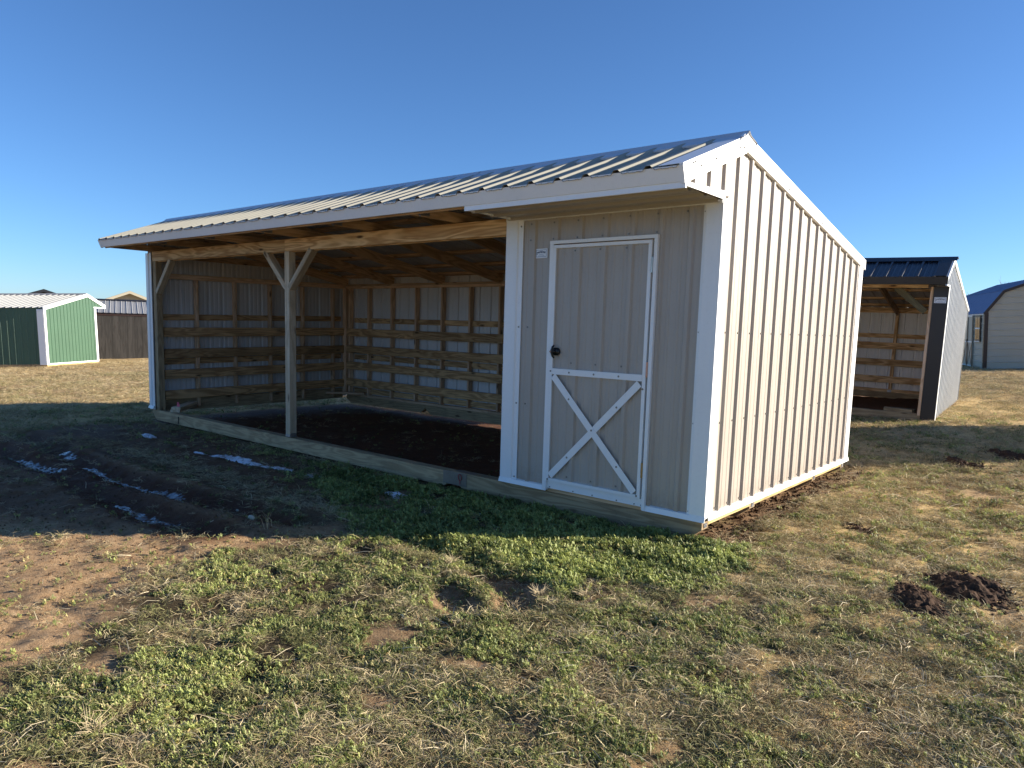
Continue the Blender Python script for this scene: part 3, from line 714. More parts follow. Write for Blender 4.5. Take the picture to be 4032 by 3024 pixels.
m.tube([H0 + Vector((.018, .006, .052)), H0 + Vector((.012, -.006, .04)), H0 + Vector((.004, -.014, .0)), H0 + Vector((.014, -.006, -.04)), H0 + Vector((.022, .004, -.054))], [.006, .009, .011, .009, .006], 8)
m.tube([Vector((-1.352, -.05, 1.398)) - dl, H0 + Vector((.004, -.012, 0))], .012, 8)
m.build('door_handle', 'handle', door, True)
m = MB(); m.disc(H0 + Vector((.002, -.024, 0)), (-.3, -1, 0), .008, .004, 12); m.build('lock_cylinder', 'copper', door)
for zc, mt in ((2.079, 'steel'), (1.30, 'copper'), (.527, 'brass')):
    m = MB()
    for k in range(5):
        z0 = zc - .058 + k * .0232; m.tube([Vector((-.4975, -.046, z0 + .0006)) - dl, Vector((-.4975, -.046, z0 + .0226)) - dl], .0075, 10)
    m.box(-.507 - dl.x, -.4895 - dl.x, -.0455 - dl.y, -.043 - dl.y, zc - .056 - dl.z, zc + .056 - dl.z)
    m.build('hinge', mt, door)
# sign plate beside the door: border, an arched dark wordmark and small print too blurred to read
def sign_plate(parent, M4, w, h):
    m = MB(); m.box(-w / 2, w / 2, -.0015, .0015, -h / 2, h / 2); o = m.build('sign_plate', 'sign', parent); o.matrix_local = M4
    o['label'] = 'small white sign with thin blue border and dark arched wordmark'
    m = MB(); t = .0035 * w / .128; iw, ih = w * .42, h * .38; y0, y1 = -.0022, -.0016
    m.box(-iw, iw, y0, y1, ih - t, ih); m.box(-iw, iw, y0, y1, -ih, -ih + t); m.box(-iw, -iw + t, y0, y1, -ih + t, ih - t); m.box(iw - t, iw, y0, y1, -ih + t, ih - t)
    m.build('sign_border', 'ink2', o)
    m = MB(); n = 11; rnd = random.Random(3)
    for k in range(n):
        f = (k + .5) / n * 2 - 1; cx = f * w * .37; cz = h * (.06 + .07 * (1 - f * f)) - (h * .07 if k == 0 else 0)
        hh = h * (.085 if k else .12); ww = w * .03
        m.box(cx - ww, cx - ww * .35, -.003, -.0016, cz - hh, cz + hh)
        m.box(cx - ww * .35, cx + ww * .85, -.003, -.0016, cz + hh * rnd.choice((.35, .5)), cz + hh)
        if k % 3 != 1: m.box(cx - ww * .35, cx + ww * .85, -.003, -.0016, cz - hh, cz - hh * .55)
        if k % 2: m.box(cx + ww * .35, cx + ww * .85, -.003, -.0016, cz - hh * .5, cz + hh * .3)
    m.build('sign_wordmark', 'ink', o)
    m = MB()
    for zz, hw in ((.27, .14), (-.12, .17), (-.26, .25)):
        x = -hw
        while x < hw - .012:
            l = rnd.uniform(.02, .05); m.box(x * w, min(hw, x + l) * w, -.0024, -.0016, (zz - .02) * h, (zz + .02) * h); x += l + .012
    m.build('sign_small_print', 'ink2', o)
    return o
Ms = Matrix.Translation((-1.567, -.006, 2.208)) @ Matrix.Rotation(R(-.9), 4, 'Y')
sign_plate(shed, Ms, .128, .077)
m = MB(); m.prism([(.0005 + .024, .002, 1.598), (.0245, .022, 1.598), (.0245, .022, 1.612), (.0245, .002, 1.612)], (.004, 0, 0)); m.build('trim_clip', 'steel', shed)

# pink flagging lying on the corner brace
m = MB(); base = Vector((-8.34, .12, .275))
prev = None; pth = [(0, 0, 0), (.0, .01, .035), (.012, .0, .065), (.035, -.012, .055), (.06, -.015, .025), (.075, -.012, .005)]
for k, p in enumerate(pth):
    a = base + Vector(p) + Vector((-.014, -.006, .004 * (k % 2))); b_ = base + Vector(p) + Vector((.016, .008, -.003 * (k % 2)))
    if prev: m.poly([prev[0], prev[1], b_, a]); m.poly([prev[0] + Vector((.001, .001, .001)), a + Vector((.001, .001, .001)), b_ + Vector((.001, .001, .001)), prev[1] + Vector((.001, .001, .001))])
    prev = (a, b_)
tag(m.build('flagging_tape', 'pink'), 'scrap of bright pink flagging tape on corner brace of open bay', 'tape')

# ------------------------------------------------------------------ black-roofed shelter behind on the right
qz = Matrix.Rotation(R(3.73), 4, 'Z') @ Matrix.Rotation(R(.76), 4, 'X') @ Matrix.Rotation(R(.82), 4, 'Y')
s2 = empty('livestock_shelter', (0, 8.594, .215), qz.to_quaternion(), 'small open shelter with black roof and bright silver corrugated side, beside gambrel barn', 'shelter')
L2, D2 = 3.7, 3.97
yp, zp, ey, ez, bz = .292, 2.656, -.40, 2.335, 1.93
def rz2(y): return ez + (zp - ez) * (y - ey) / (yp - ey) if y < yp else zp + (bz - zp) * (y - yp) / (D2 - yp)
r2 = [.18 + .2286 * k for k in range(-3, 17)]; GS = ('galv_dull', 'tan_back')
sheets('siding_sheet', (0, 0, 0), (0, 1, 0), (0, 0, 1), (1, 0, 0), .0, D2, .05, lambda y: rz2(y) - .01, r2, .2286, GS, s2, extra=(yp,), rh=.019)
sheet('gable_return_sheet', (0, 0, 0), (0, 1, 0), (0, 0, 1), (1, 0, 0), ey, -.001, 2.22, lambda y: rz2(y) - .01, r2, .2286, GS, s2)
sheets('siding_sheet', (-L2, 0, 0), (0, 1, 0), (0, 0, 1), (-1, 0, 0), .0, D2, .05, lambda y: rz2(y) - .01, r2, .2286, GS, s2, extra=(yp,), rh=.019)
rb2 = [-L2 + .1 + .2286 * k for k in range(16)]
sheets('siding_sheet', (0, D2, 0), (1, 0, 0), (0, 0, 1), (0, 1, 0), -L2, 0, .05, bz - .02, rb2, .2286, ('galv_dull', 'white'), s2)
n2 = Vector((0, -(zp - ez) / (yp - ey), 1)).normalized(); e2 = Vector((0, ey - .02, rz2(ey - .02))); v2 = (Vector((0, yp, zp)) - e2).normalized()
sheets('roof_sheet', e2, (1, 0, 0), v2, n2, -L2 - .03, -.001, 0, (Vector((0, yp, zp)) - e2).length, rb2, .2286, ('black', 'galv_back'), s2, rh=.024, minor=.006)
n2b = Vector((0, -(bz - zp) / (D2 - yp), 1)).normalized(); e2b = Vector((0, D2 + .04, rz2(D2 + .04))); v2b = (Vector((0, yp, zp)) - e2b).normalized()
sheets('roof_sheet', e2b, (1, 0, 0), v2b, n2b, -L2 - .03, -.001, 0, (Vector((0, yp, zp)) - e2b).length, rb2, .2286, ('black', 'galv_back'), s2)
def pr2(name, pts, vec, mat): m = MB(); m.prism(pts, vec); return m.build(name, mat, s2)
pr2('ridge_cap', [(-L2 - .05, yp - .13, zp - .03), (-L2 - .05, yp, zp + .045), (-L2 - .05, yp + .14, zp + .01), (-L2 - .05, yp, zp + .038)], (L2 + .12, 0, 0), 'black')
for xs in (0, -L2): 
    sg = 1 if xs == 0 else -1
    pr2('rake_trim', [(xs + sg * .004, ey - .02, rz2(ey) + .012), (xs + sg * .004, yp, zp + .02), (xs + sg * .004, yp, zp - .05), (xs + sg * .004, ey + .0, rz2(ey) - .06)], (sg * .028, 0, 0), 'galv_dull')
    pr2('rake_trim', [(xs + sg * .004, yp, zp + .02), (xs + sg * .004, D2 + .05, rz2(D2 + .05) + .016), (xs + sg * .004, D2 + .05, rz2(D2 + .05) - .04), (xs + sg * .004, yp, zp - .05)], (sg * .028, 0, 0), 'galv_dull')
pr2('rake_cover', [(-.16, ey - .02, rz2(ey - .02) + .027), (-.16, yp, zp + .027), (-.16, yp, zp + .030), (-.16, ey - .02, rz2(ey - .02) + .030)], (.163, 0, 0), 'charcoal')
pr2('fascia_trim', [(-L2 - .03, ey - .025, ez + .005), (-L2 - .03, ey + .0, ez - .11), (-L2 - .03, ey + .03, ez - .115), (-L2 - .03, ey - .0, ez)], (L2 + .06, 0, 0), 'charcoal')
pr2('soffit_trim', [(.004, ey - .02, 2.20), (.004, .03, 2.20), (.004, .03, 2.225), (.004, ey - .02, 2.225)], (.026, 0, 0), 'galv_dull')
pr2('corner_trim', [(-.19, -.012, 0), (-.19, -.024, 0), (.022, -.024, 0), (.022, -.012, 0)], (0, 0, 2.2), 'charcoal')
pr2('corner_trim', [(.004, -.011, .03), (.023, -.011, .03), (.023, .10, .03), (.004, .10, .03)], (0, 0, 2.19), 'galv_dull')
pr2('corner_trim', [(.004, D2 - .08, .04), (.024, D2 - .08, .04), (.024, D2 + .02, .04), (.004, D2 + .02, .04)], (0, 0, 1.86), 'charcoal')
board('post', (-.215, .03, .1), (-.215, .03, 2.2), .045, .09, 'stud', s2, (0, 1, 0))
board('skid', (-L2, .06, .06), (-.01, .06, .06), .1, .13, 'treated', s2); board('skid', (-L2, D2 - .1, .06), (-.01, D2 - .1, .06), .1, .13, 'treated', s2)
board('rim_board', (-.012, .12, .045), (-.012, D2 - .16, .045), .03, .06, 'rim', s2)
board('corner_brace', (-.32, .1, .15), (-.75, .1, .16), .12, .06, 'treated', s2); board('corner_brace', (-.3, .22, .15), (-.7, .24, .15), .12, .05, 'treated', s2)
for z, h_ in ((1.12, .138), (.76, .138), (.395, .138), (.13, .12)):
    board('kick_board', (-L2 + .05, D2 - .12, z), (-.05, D2 - .12, z), .036, h_, 'pine', s2)
    board('kick_board', (-.12, .1, z), (-.12, D2 - .15, z), .036, h_, 'pine', s2)
board('girt', (-L2 + .05, D2 - .03, 1.33), (-.05, D2 - .03, 1.33), .036, .089, 'pine', s2)
for k in range(4):
    x = -.10 - k * 1.15 if k else -.06
    board('stud', (x, D2 - .06, .06), (x, D2 - .06, 1.85), .089, .06, 'pine', s2, (1, 0, 0))
    a = Vector((x, yp, zp)) - n2b * .11; b_ = Vector((x, D2 - .03, rz2(D2 - .03))) - n2b * .11; board('rafter', a, b_, .04, .138, 'rafter', s2)
    a = Vector((x, yp, zp)) - n2 * .08; b_ = Vector((x, ey + .06, rz2(ey + .06))) - n2 * .08; board('rafter_tail', a, b_, .038, .088, 'rafter', s2)
board('top_plate', (-L2 + .05, D2 - .06, 1.86), (-.04, D2 - .06, 1.86), .089, .076, 'pine', s2)
board('header_beam', (-L2 + .05, .06, 2.25), (-.28, .06, 2.25), .06, .13, 'pine', s2)
board('knee_brace', (-.75, .06, 2.19), (-.29, .06, 1.80), .04, .1, 'dark_treated', s2)
board('blocking', (-L2 + .05, D2 - .035, 1.9), (-.04, D2 - .035, 1.9), .03, .075, 'pine', s2)
for y in (.9, 1.6, 2.3, 3.0, 3.6):
    c = Vector((0, y, rz2(y))) - n2b * .021; board('purlin', (-L2, c.y, c.z), (-.02, c.y, c.z), .089, .036, 'pine', s2, n2b)
m = MB(); m.box(-1.29, -1.21, D2 - .145, D2 - .141, .02, .18)
for k in range(6): m.box(-1.285, -1.215, D2 - .149, D2 - .145, .03 + k * .024, .04 + k * .024)
m.build('strap_plate', 'plate', s2)
sign_plate(s2, Matrix.Translation((-.085, -.0275, 1.99)), .17, .095)

# ------------------------------------------------------------------ gambrel barn on the far right
qb = Matrix.Rotation(R(19.7), 4, 'Z') @ Matrix.Rotation(R(.47), 4, 'X') @ Matrix.Rotation(R(-3.5), 4, 'Y')
bn = empty('gambrel_barn', (-1.436, 25.991, .46), qb.to_quaternion(), 'cream gambrel barn with blue steel roof and dark brown trim', 'barn')
BW, BL, bh = 3.66, 6.1, 2.094
gam = [(0, bh), (.544, 2.82), (1.83, 3.27), (BW - .544, 2.82), (BW, bh)]
def gz(x):
    for (a, za), (b_, zb) in zip(gam, gam[1:]):
        if a <= x <= b_: return za + (zb - za) * (x - a) / (b_ - a)
    return bh
CB = ('cream', 'tan_back'); hr = [.1 + .2286 * k for k in range(14)]
def xl(z): return 0.004 if z < bh else (z - bh) / (2.82 - bh) * .544 if z < 2.82 else .544 + (z - 2.82) / (3.27 - 2.82) * 1.286
for yy, w_ in ((0, (0, -1, 0)), (BL, (0, 1, 0))):
    sheets('siding_sheet', (0, yy, 0), (0, 0, 1), (1, 0, 0), w_, .09, 3.255, xl, lambda z: BW - xl(z), hr, .2286, CB, bn, extra=(bh, 2.82))
for xx, w_ in ((0, (-1, 0, 0)), (BW, (1, 0, 0))):
    sheets('siding_sheet', (xx, 0, 0), (0, 0, 1), (0, 1, 0), w_, .09, bh, .004, BL - .004, hr, .2286, CB, bn)
for (a, za), (b_, zb) in zip(gam, gam[1:]):
    A, B = Vector((a, 0, za)), Vector((b_, 0, zb)); v = (B - A); ln = v.length; v.normalize(); n = Vector((-v.z, 0, v.x))
    ovh = .06 if za == bh and a == 0 else 0
    rbs = [.12 + .2286 * k for k in range(40)]
    sheets('roof_sheet', A + n * .02 - v * ovh, (0, 1, 0), v, n, -.05, BL + .05, 0, ln + ovh, rbs, .2286, ('roof_blue', 'galv_back'), bn)
    for yy in (-.07, BL + .02):
        m = MB(); m.prism([A - v * ovh + n * .045 + Vector((0, yy, 0)), B + n * .045 + Vector((0, yy, 0)), B - n * .05 + Vector((0, yy, 0)), A - v * ovh - n * .05 + Vector((0, yy, 0))], (0, .05, 0)); m.build('rake_trim', 'brown_trim', bn)
for xx, yy in ((-.02, -.02), (BW - .1, -.02), (-.02, BL - .1), (BW - .1, BL - .1)):
    m = MB(); m.box(xx, xx + .12, yy - .008, yy + .128, .05, bh); m.build('corner_trim', 'brown_trim', bn)
for a in ((-.01, BW + .01, -.03, .06), (-.01, BW + .01, BL - .06, BL + .03)):
    m = MB(); m.box(*a, 0.0, .09); m.build('skid', 'brown_trim', bn)
m = MB(); m.box(-.025, .05, .065, BL - .065, .0, .088); m.build('skid', 'brown_trim', bn)
m = MB(); m.box(-.03, -.02, .12, BL - .12, bh - .07, bh - .01); m.build('eave_trim', 'white', bn)
wd = MB(); wd.box(-.05, -.02, .42, 1.15, 1.08, 2.0); win = wd.build('window', 'brown_trim', bn)
for z0, z1 in ((1.14, 1.51), (1.57, 1.94)):
    for y0, y1 in ((.48, .765), (.805, 1.09)):
        m = MB(); m.box(-.056, -.05, y0, y1, z0, z1); m.build('pane', 'glass', win)
m = MB(); m.box(-.06, -.0505, .45, 1.12, 1.515, 1.56); m.build('sash', 'white', win)
m = MB(); m.box(-.07, -.0505, .42, 1.15, 1.05, 1.08); m.build('sill', 'white', win)
dr = MB(); dr.box(-.045, -.02, 1.5, 3.0, .1, 2.02); dr = dr.build('double_door', 'cream', bn)
for y0 in (1.5, 2.265):
    for b4 in ((y0, y0 + .05, .1, 2.02), (y0 + .685, y0 + .735, .1, 2.02)):
        m = MB(); m.box(-.06, -.046, *b4); m.build('door_frame', 'brown_trim', dr)
    for z in (.1, 1.0, 1.97):
        m = MB(); m.box(-.0595, -.046, y0 + .05, y0 + .685, z, z + .05); m.build('door_rail', 'white', dr)
    for s_ in (0, 1):
        a, b_ = (y0 + .06, .16) if s_ else (y0 + .06, .98), (y0 + .67, .98) if s_ else (y0 + .67, .16)
        m = MB(); m.prism([(-.052 - .004 * s_, a[0], a[1] - .03), (-.052 - .004 * s_, a[0], a[1] + .03), (-.052 - .004 * s_, b_[0], b_[1] + .03), (-.052 - .004 * s_, b_[0], b_[1] - .03)], (.0035, 0, 0)); m.build('cross_brace', 'brown_trim', dr)
m = MB(); m.box(-.09, -.06, 2.2, 2.23, 1.0, 1.12); m.build('door_handle', 'handle', dr)

# ------------------------------------------------------------------ green shed on the left
qg = Matrix.Rotation(R(132.84), 4, 'Z') @ Matrix.Rotation(R(-1.85), 4, 'X') @ Matrix.Rotation(R(.73), 4, 'Y')
gs = empty('green_shed', (-27.237, 4.449, -.40), qg.to_quaternion(), 'green steel shed with white trim and pale ribbed roof', 'shed')
gw, gl, gb, gp, gpz, gt, gtz = 3.572, 7.5, 2.163, 3.0, 2.77, 4.35, 2.37
def rzg(x): return gb + (gpz - gb) * x / gp if x < gp else gpz + (gtz - gpz) * (x - gp) / (gt - gp)
gr_ = [.16 + .2286 * k for k in range(20)]; GG = ('green', 'tan_back')
sheets('siding_sheet', (0, 0, 0), (1, 0, 0), (0, 0, 1), (0, -1, 0), 0, gw, .14, lambda x: rzg(x) - .01, gr_, .2286, GG, gs, extra=(gp,))
sheet('gable_return_sheet', (0, 0, 0), (1, 0, 0), (0, 0, 1), (0, -1, 0), gw + .001, gt - .02, gtz - .1, lambda x: rzg(x) - .01, gr_, .2286, GG, gs)
gl_r = [.14 + .2286 * k for k in range(34)]
sheets('siding_sheet', (0, 0, 0), (0, 1, 0), (0, 0, 1), (-1, 0, 0), 0, gl, .14, gb - .02, gl_r, .2286, GG, gs)
sheets('siding_sheet', (gw, 0, 0), (0, 1, 0), (0, 0, 1), (1, 0, 0), 0, gl, .14, rzg(gw) - .02, gl_r, .2286, GG, gs)
sheets('siding_sheet', (0, gl, 0), (1, 0, 0), (0, 0, 1), (0, 1, 0), 0, gw, .14, lambda x: rzg(x) - .01, gr_, .2286, GG, gs, extra=(gp,))
for (a, za), (b_, zb) in (((-.05, rzg(-.05)), (gp, gpz)), ((gp, gpz), (gt, gtz))):
    A, B = Vector((a, 0, za)), Vector((b_, 0, zb)); v = B - A; ln = v.length; v.normalize(); n = Vector((-v.z, 0, v.x))
    sheets('roof_sheet', A, (0, 1, 0), v, n, -.0, gl + .03, 0, ln, gl_r, .2286, ('roof_pale', 'galv_back'), gs, rh=.03)
    m = MB(); m.prism([A + n * .04 + Vector((0, -.035, 0)), B + n * .04 + Vector((0, -.035, 0)), B - Vector((0, .035, .09)), A - Vector((0, .035, .09))], (0, .03, 0)); m.build('rake_trim', 'white', gs)
m = MB(); m.prism([(gp - .15, 0, gpz - .01), (gp, 0, gpz + .06), (gp + .15, 0, gpz - .02), (gp, 0, gpz + .045)], (0, gl, 0)); m.build('ridge_cap', 'roof_grey', gs)
m = MB(); m.box(-.03, .10, -.03, -.004, .12, gb - .06); m.build('corner_trim', 'white', gs)
m = MB(); m.box(-.032, -.004, -.0035, .22, .12, gb - .06); m.build('corner_trim', 'white', gs)
m = MB(); m.box(gw - .12, gw + .02, -.03, -.004, .12, gtz - .11); m.build('corner_trim', 'white', gs)
m = MB(); m.box(gw - .15, gt, -.034, -.0, gtz - .108, gtz - .06); m.build('soffit_trim', 'white', gs)
m = MB(); m.box(.101, gw - .121, -.028, -.004, .12, .17); m.build('base_trim', 'white', gs)
for x in (0.0, gw - .12):
    m = MB(); m.prism([(x, -.01, .118), (x, -.01, .07), (x, .18, -.08), (x, gl, -.08), (x, gl, .118)], (.12, 0, 0)); m.build('skid', 'rim', gs)
m = MB(); m.box(.121, gw - .121, .0, .04, .06, .118); m.build('rim_board', 'rim', gs)
m = MB(); m.box(-.02, -.002, .2, gl, -.05, .14); m.build('rim_board', 'treated', gs)

# ------------------------------------------------------------------ brown shed behind it
d0, d1 = Vector((-33.338, 8.508, 0)), Vector((-32.523, 10.495, 0)); ang = math.atan2(d1.y - d0.y, d1.x - d0.x)
bs = empty('brown_shed', (d0.x, d0.y, -.60), Matrix.Rotation(ang, 4, 'Z').to_quaternion(), 'dark brown wooden shed with grey ribbed roof left of the open bay', 'shed')
x0, x1, wdp, hw, hr_ = -2.2, 6.5, 6.0, 2.27, 2.86
k = 0; x = x0
while x < x1 - .01:
    xb = min(x + .305, x1); o = board('siding_plank', ((x + xb) / 2, -.01 - .004 * (k % 2), .08), ((x + xb) / 2, -.01 - .004 * (k % 2), hw), .02, xb - x - .006, 'brown_wood', bs, (1, 0, 0)); x = xb; k += 1
m = MB(); m.box(x0, x1, 0.0, .05, .06, hw - .01); m.build('wall', 'brown_wood', bs)
for xx in (x0, x1 - .04):
    m = MB(); m.prism([(xx, .05, .06), (xx, wdp, .06), (xx, wdp, hw), (xx, wdp / 2, hr_ - .02), (xx, .05, hw)], (.04, 0, 0)); m.build('end_wall', 'brown_wood', bs)
m = MB(); m.box(x0, x1, wdp - .001, wdp + .04, .06, hw - .01); m.build('wall', 'brown_wood', bs)
m = MB(); m.box(x0, x1, -.045, -.022, hw - .14, hw); m.build('frieze_board', 'brown_trim', bs)
rbs = [x0 + .15 + .2286 * i for i in range(40)]
for sy in (0, 1):
    A = Vector((0, -.12 if sy == 0 else wdp + .12, hw - .02)); B = Vector((0, wdp / 2, hr_)); v = B - A; ln = v.length; v.normalize(); n = Vector((0, -v.z, v.y)) if sy == 0 else Vector((0, v.z, -v.y))
    sheets('roof_sheet', A, (1, 0, 0), v, n, x0 - .1, x1 + .1, 0, ln, rbs, .2286, ('roof_grey', 'galv_back'), bs, rh=.018)
m = MB(); m.prism([(x0 - .1, wdp / 2 - .15, hr_ + .0), (x0 - .1, wdp / 2, hr_ + .07), (x0 - .1, wdp / 2 + .15, hr_ + .0)], (x1 - x0 + .2, 0, 0)); m.build('ridge_cap', 'charcoal', bs)
m = MB(); m.box(x0, x1, 0, wdp, -.1, .055); m.build('foundation', 'charcoal', bs)

# houses far behind, only their gables rise above the sheds
def far_house(name, cx, cy, base, apex, half, pitch, ln, rot, wall, roof, label, cat, win):
    h = empty(name, (cx, cy, base), Matrix.Rotation(rot, 4, 'Z').to_quaternion(), label, cat)
    ze = apex - base - half * pitch
    m = MB(); m.prism([(-half, 0, -.6), (half, 0, -.6), (half, 0, ze), (0, 0, apex - base - .02), (-half, 0, ze)], (0, ln, 0)); m.build('wall', wall, h)
    for sx in (-1, 1):
        m = MB(); m.prism([(0, -.5, apex - base), (0, -.5, apex - base + .14), (sx * (half + .5), -.5, ze - .5 * pitch + .14), (sx * (half + .5), -.5, ze - .5 * pitch)], (0, ln + 1, 0)); m.build('roof_slope', roof, h)
        m = MB(); m.prism([(0, -.53, apex - base - .06), (0, -.53, apex - base + .12), (sx * (half + .5), -.53, ze - .5 * pitch + .12), (sx * (half + .5), -.53, ze - .5 * pitch - .06)], (0, .028, 0)); m.build('barge_board', 'cream_house' if wall == 'cream_house' else roof, h)
    for wx in win:
        m = MB(); m.box(wx - .5, wx + .5, -.06, -.005, 1.0, 2.2); w_ = m.build('window', 'white', h)
        m = MB(); m.box(wx - .42, wx + .42, -.065, -.0605, 1.08, 2.12); m.build('pane', 'glass', w_)
    for k in range(12):
        z = .3 + k * .24
        if z < ze: 
            m = MB(); m.box(-half, half, -.02, -.004, z, z + .2); m.build('clapboard', wall, h)
        else:
            hwid = (apex - base - z - .2) / pitch
            if hwid > .2: m = MB(); m.box(-hwid, hwid, -.02, -.004, z, z + .2); m.build('clapboard', wall, h)
    return h
far_house('house', -53.17, 18.18, -1.3, 3.16, 3.4, .40, 8, math.atan2(2.0, .83) , 'cream_house', 'roof_grey', 'cream gabled house end rising above the brown shed roof', 'house', (-1.2, 1.2))
far_house('outbuilding', -54.96, 13.27, -1.3, 3.03, 2.6, .36, 6, math.atan2(2.0, .7), 'brown_wood', 'charcoal', 'dark roof peak just showing above the green shed roof', 'building', ())

# a plain shed standing out of view to the right; its long shadow lies across the grass
a_dir = Vector((sun_dir.x, sun_dir.y, 0)).normalized(); n_dir = Vector((a_dir.y, -a_dir.x, 0))
pc = a_dir * 9.0 + n_dir * -5.75
us = empty('utility_shed', (pc.x, pc.y, .22), Matrix.Rotation(math.atan2(n_dir.y, n_dir.x), 4, 'Z').to_quaternion(), 'cream steel utility shed standing beyond the right edge, its shadow crossing the grass', 'shed')
uw = 2.75; ur = [.1 + .2286 * k for k in range(14)]
sheets('siding_sheet', (0, 0, 0), (1, 0, 0), (0, 0, 1), (0, -1, 0), 0, uw, .1, lambda x: 2.3 + .5 * min(x, uw - x) / (uw / 2), ur, .2286, CB, us, extra=(uw / 2,))
sheets('siding_sheet', (0, 3.5, 0), (1, 0, 0), (0, 0, 1), (0, 1, 0), 0, uw, .1, lambda x: 2.3 + .5 * min(x, uw - x) / (uw / 2), ur, .2286, CB, us, extra=(uw / 2,))
ur2 = [.1 + .2286 * k for k in range(16)]
sheets('siding_sheet', (0, 0, 0), (0, 1, 0), (0, 0, 1), (-1, 0, 0), 0, 3.5, .1, 2.3, ur2, .2286, CB, us); sheets('siding_sheet', (uw, 0, 0), (0, 1, 0), (0, 0, 1), (1, 0, 0), 0, 3.5, .1, 2.3, ur2, .2286, CB, us)
for sx in (0, 1):
    A = Vector((-.08 if sx == 0 else uw + .08, 0, 2.28)); B = Vector((uw / 2, 0, 2.82)); v = B - A; ln = v.length; v.normalize(); n = Vector((-v.z, 0, v.x)) if sx == 0 else Vector((v.z, 0, -v.x))
    sheets('roof_sheet', A, (0, 1, 0), v, n, -.08, 3.58, 0, ln, ur2, .2286, ('roof_grey', 'galv_back'), us)
for x in (.0, uw - .1):
    m = MB(); m.box(x, x + .1, 0, 3.5, -.1, .1); m.build('skid', 'treated', us)

# ------------------------------------------------------------------ bare trees beyond the barn
def bare_tree(name, base, h, seed, label):
    rnd = random.Random(seed); t = empty(name, base, None, label, 'tree', 'bare trees beyond the barn')
    tr = MB(); cr = MB(); top = Vector((rnd.uniform(-.2, .2), rnd.uniform(-.2, .2), h * .45))
    tr.tube([(0, 0, -.2), top * .5 + Vector((.05, 0, 0)), top], [.13, .10, .075], 7)
    def grow(p, d, ln, r, lev):
        q_ = p + d * ln * .5 + Vector((rnd.uniform(-1, 1), rnd.uniform(-1, 1), rnd.uniform(-.5, .8))) * ln * .07; e = q_ + (d + Vector((rnd.uniform(-.2, .2), rnd.uniform(-.2, .2), rnd.uniform(-.05, .25)))).normalized() * ln * .5
        cr.tube([p, q_, e], [r, r * .8, r * .6], 4 if lev < 2 else 3, cap=False)
        if lev < 4:
            for k in range(rnd.choice((2, 3, 3))):
                dd = (d + Vector((rnd.uniform(-1, 1), rnd.uniform(-1, 1), rnd.uniform(-.35, .7))) * .75).normalized(); grow(p.lerp(e, rnd.uniform(.45, 1)), dd, ln * rnd.uniform(.55, .78), max(r * .55, .006), lev + 1)
    for k in range(7):
        a = k * .9 + rnd.uniform(-.3, .3); grow(top * rnd.uniform(.75, 1), Vector((math.cos(a) * .8, math.sin(a) * .8, 1.1)).normalized(), h * .25, .05, 0)
    tr.build('trunk', 'bark', t); cr.build('crown', 'bark', t)
bare_tree('bare_tree', (-4.1, 55.0, .45), 5.4, 4, 'leafless tree whose thin crown shows above the blue barn roof')
bare_tree('bare_tree', (-2.3, 55.2, .45), 5.3, 9, 'leafless tree at right edge, tips just above the barn roof peak')

# ------------------------------------------------------------------ ice, snow, soil, stones
def patch(name, mat, outline, thick, label, cat, group, seed, res=.02, dome=0.5, rag=1.0):
    x0 = min(p[0] for p in outline) - .05; x1 = max(p[0] for p in outline) + .05; y0 = min(p[1] for p in outline) - .05; y1 = max(p[1] for p in outline) + .05
    xs = np.arange(x0, x1, res); ys = np.arange(y0, y1, res); A, B = np.meshgrid(xs, ys); a, b_ = A.ravel(), B.ravel()
    d = sdf(a, b_, outline) + (fbm(a, b_, 9, 3, seed) * .09 + fbm(a, b_, 30, 2, seed + 3) * .045) * rag
    keep = d < .015
    zz = height(a, b_) - .006 + thick * np.sqrt(np.clip(-d / .05, 0, 1)) * (dome + (1 - dome) * (fbm(a, b_, 20, 3, seed + 9) + .7)) + .004
    n_ = len(xs); id_ = np.arange(len(a)).reshape(len(ys), n_); kq = keep.reshape(len(ys), n_)
    q_ = np.stack([id_[:-1, :-1], id_[:-1, 1:], id_[1:, 1:], id_[1:, :-1]], -1).reshape(-1, 4)
    ok = (kq[:-1, :-1] & kq[:-1, 1:] & kq[1:, 1:] & kq[1:, :-1]).ravel(); q_ = q_[ok]
    if len(q_) == 0: return None
    us_, inv = np.unique(q_, return_inverse=True); vv = np.stack([a, b_, zz], 1)[us_]
    c = vv.mean(0); c[2] = vv[:, 2].min()
    o = np_mesh(name, vv - c, inv.reshape(-1, 4), mat, smooth=True); o.location = c
    return tag(o, label, cat, group)
ICE = [([(-7.15, -1.87), (-7.1, -1.78), (-6.85, -1.79), (-6.62, -1.84), (-6.7, -1.93)], 'short ice strip at the upper start of the long rut'),
       ([(-6.12, -2.0), (-5.85, -1.93), (-5.46, -1.96), (-4.99, -1.97), (-4.67, -1.95), (-4.4, -1.88), (-4.1, -1.86), (-3.9, -1.92), (-3.95, -2.05), (-4.21, -2.08), (-4.57, -2.1), (-4.87, -2.1), (-5.28, -2.1), (-5.69, -2.06)], 'longest grey-blue ice strip lying in the middle rut'),
       ([(-7.25, -2.36), (-7.0, -2.31), (-6.62, -2.28), (-6.2, -2.27), (-5.72, -2.24), (-5.86, -2.36), (-6.1, -2.4), (-6.6, -2.38)], 'ice strip in the left rut near the photo edge'),
       ([(-4.18, -2.44), (-4.14, -2.35), (-3.84, -2.38), (-3.55, -2.37), (-3.19, -2.33), (-3.23, -2.43), (-3.4, -2.5), (-3.75, -2.46)], 'lowest ice strip, nearest the shadow edge on bare dirt')]
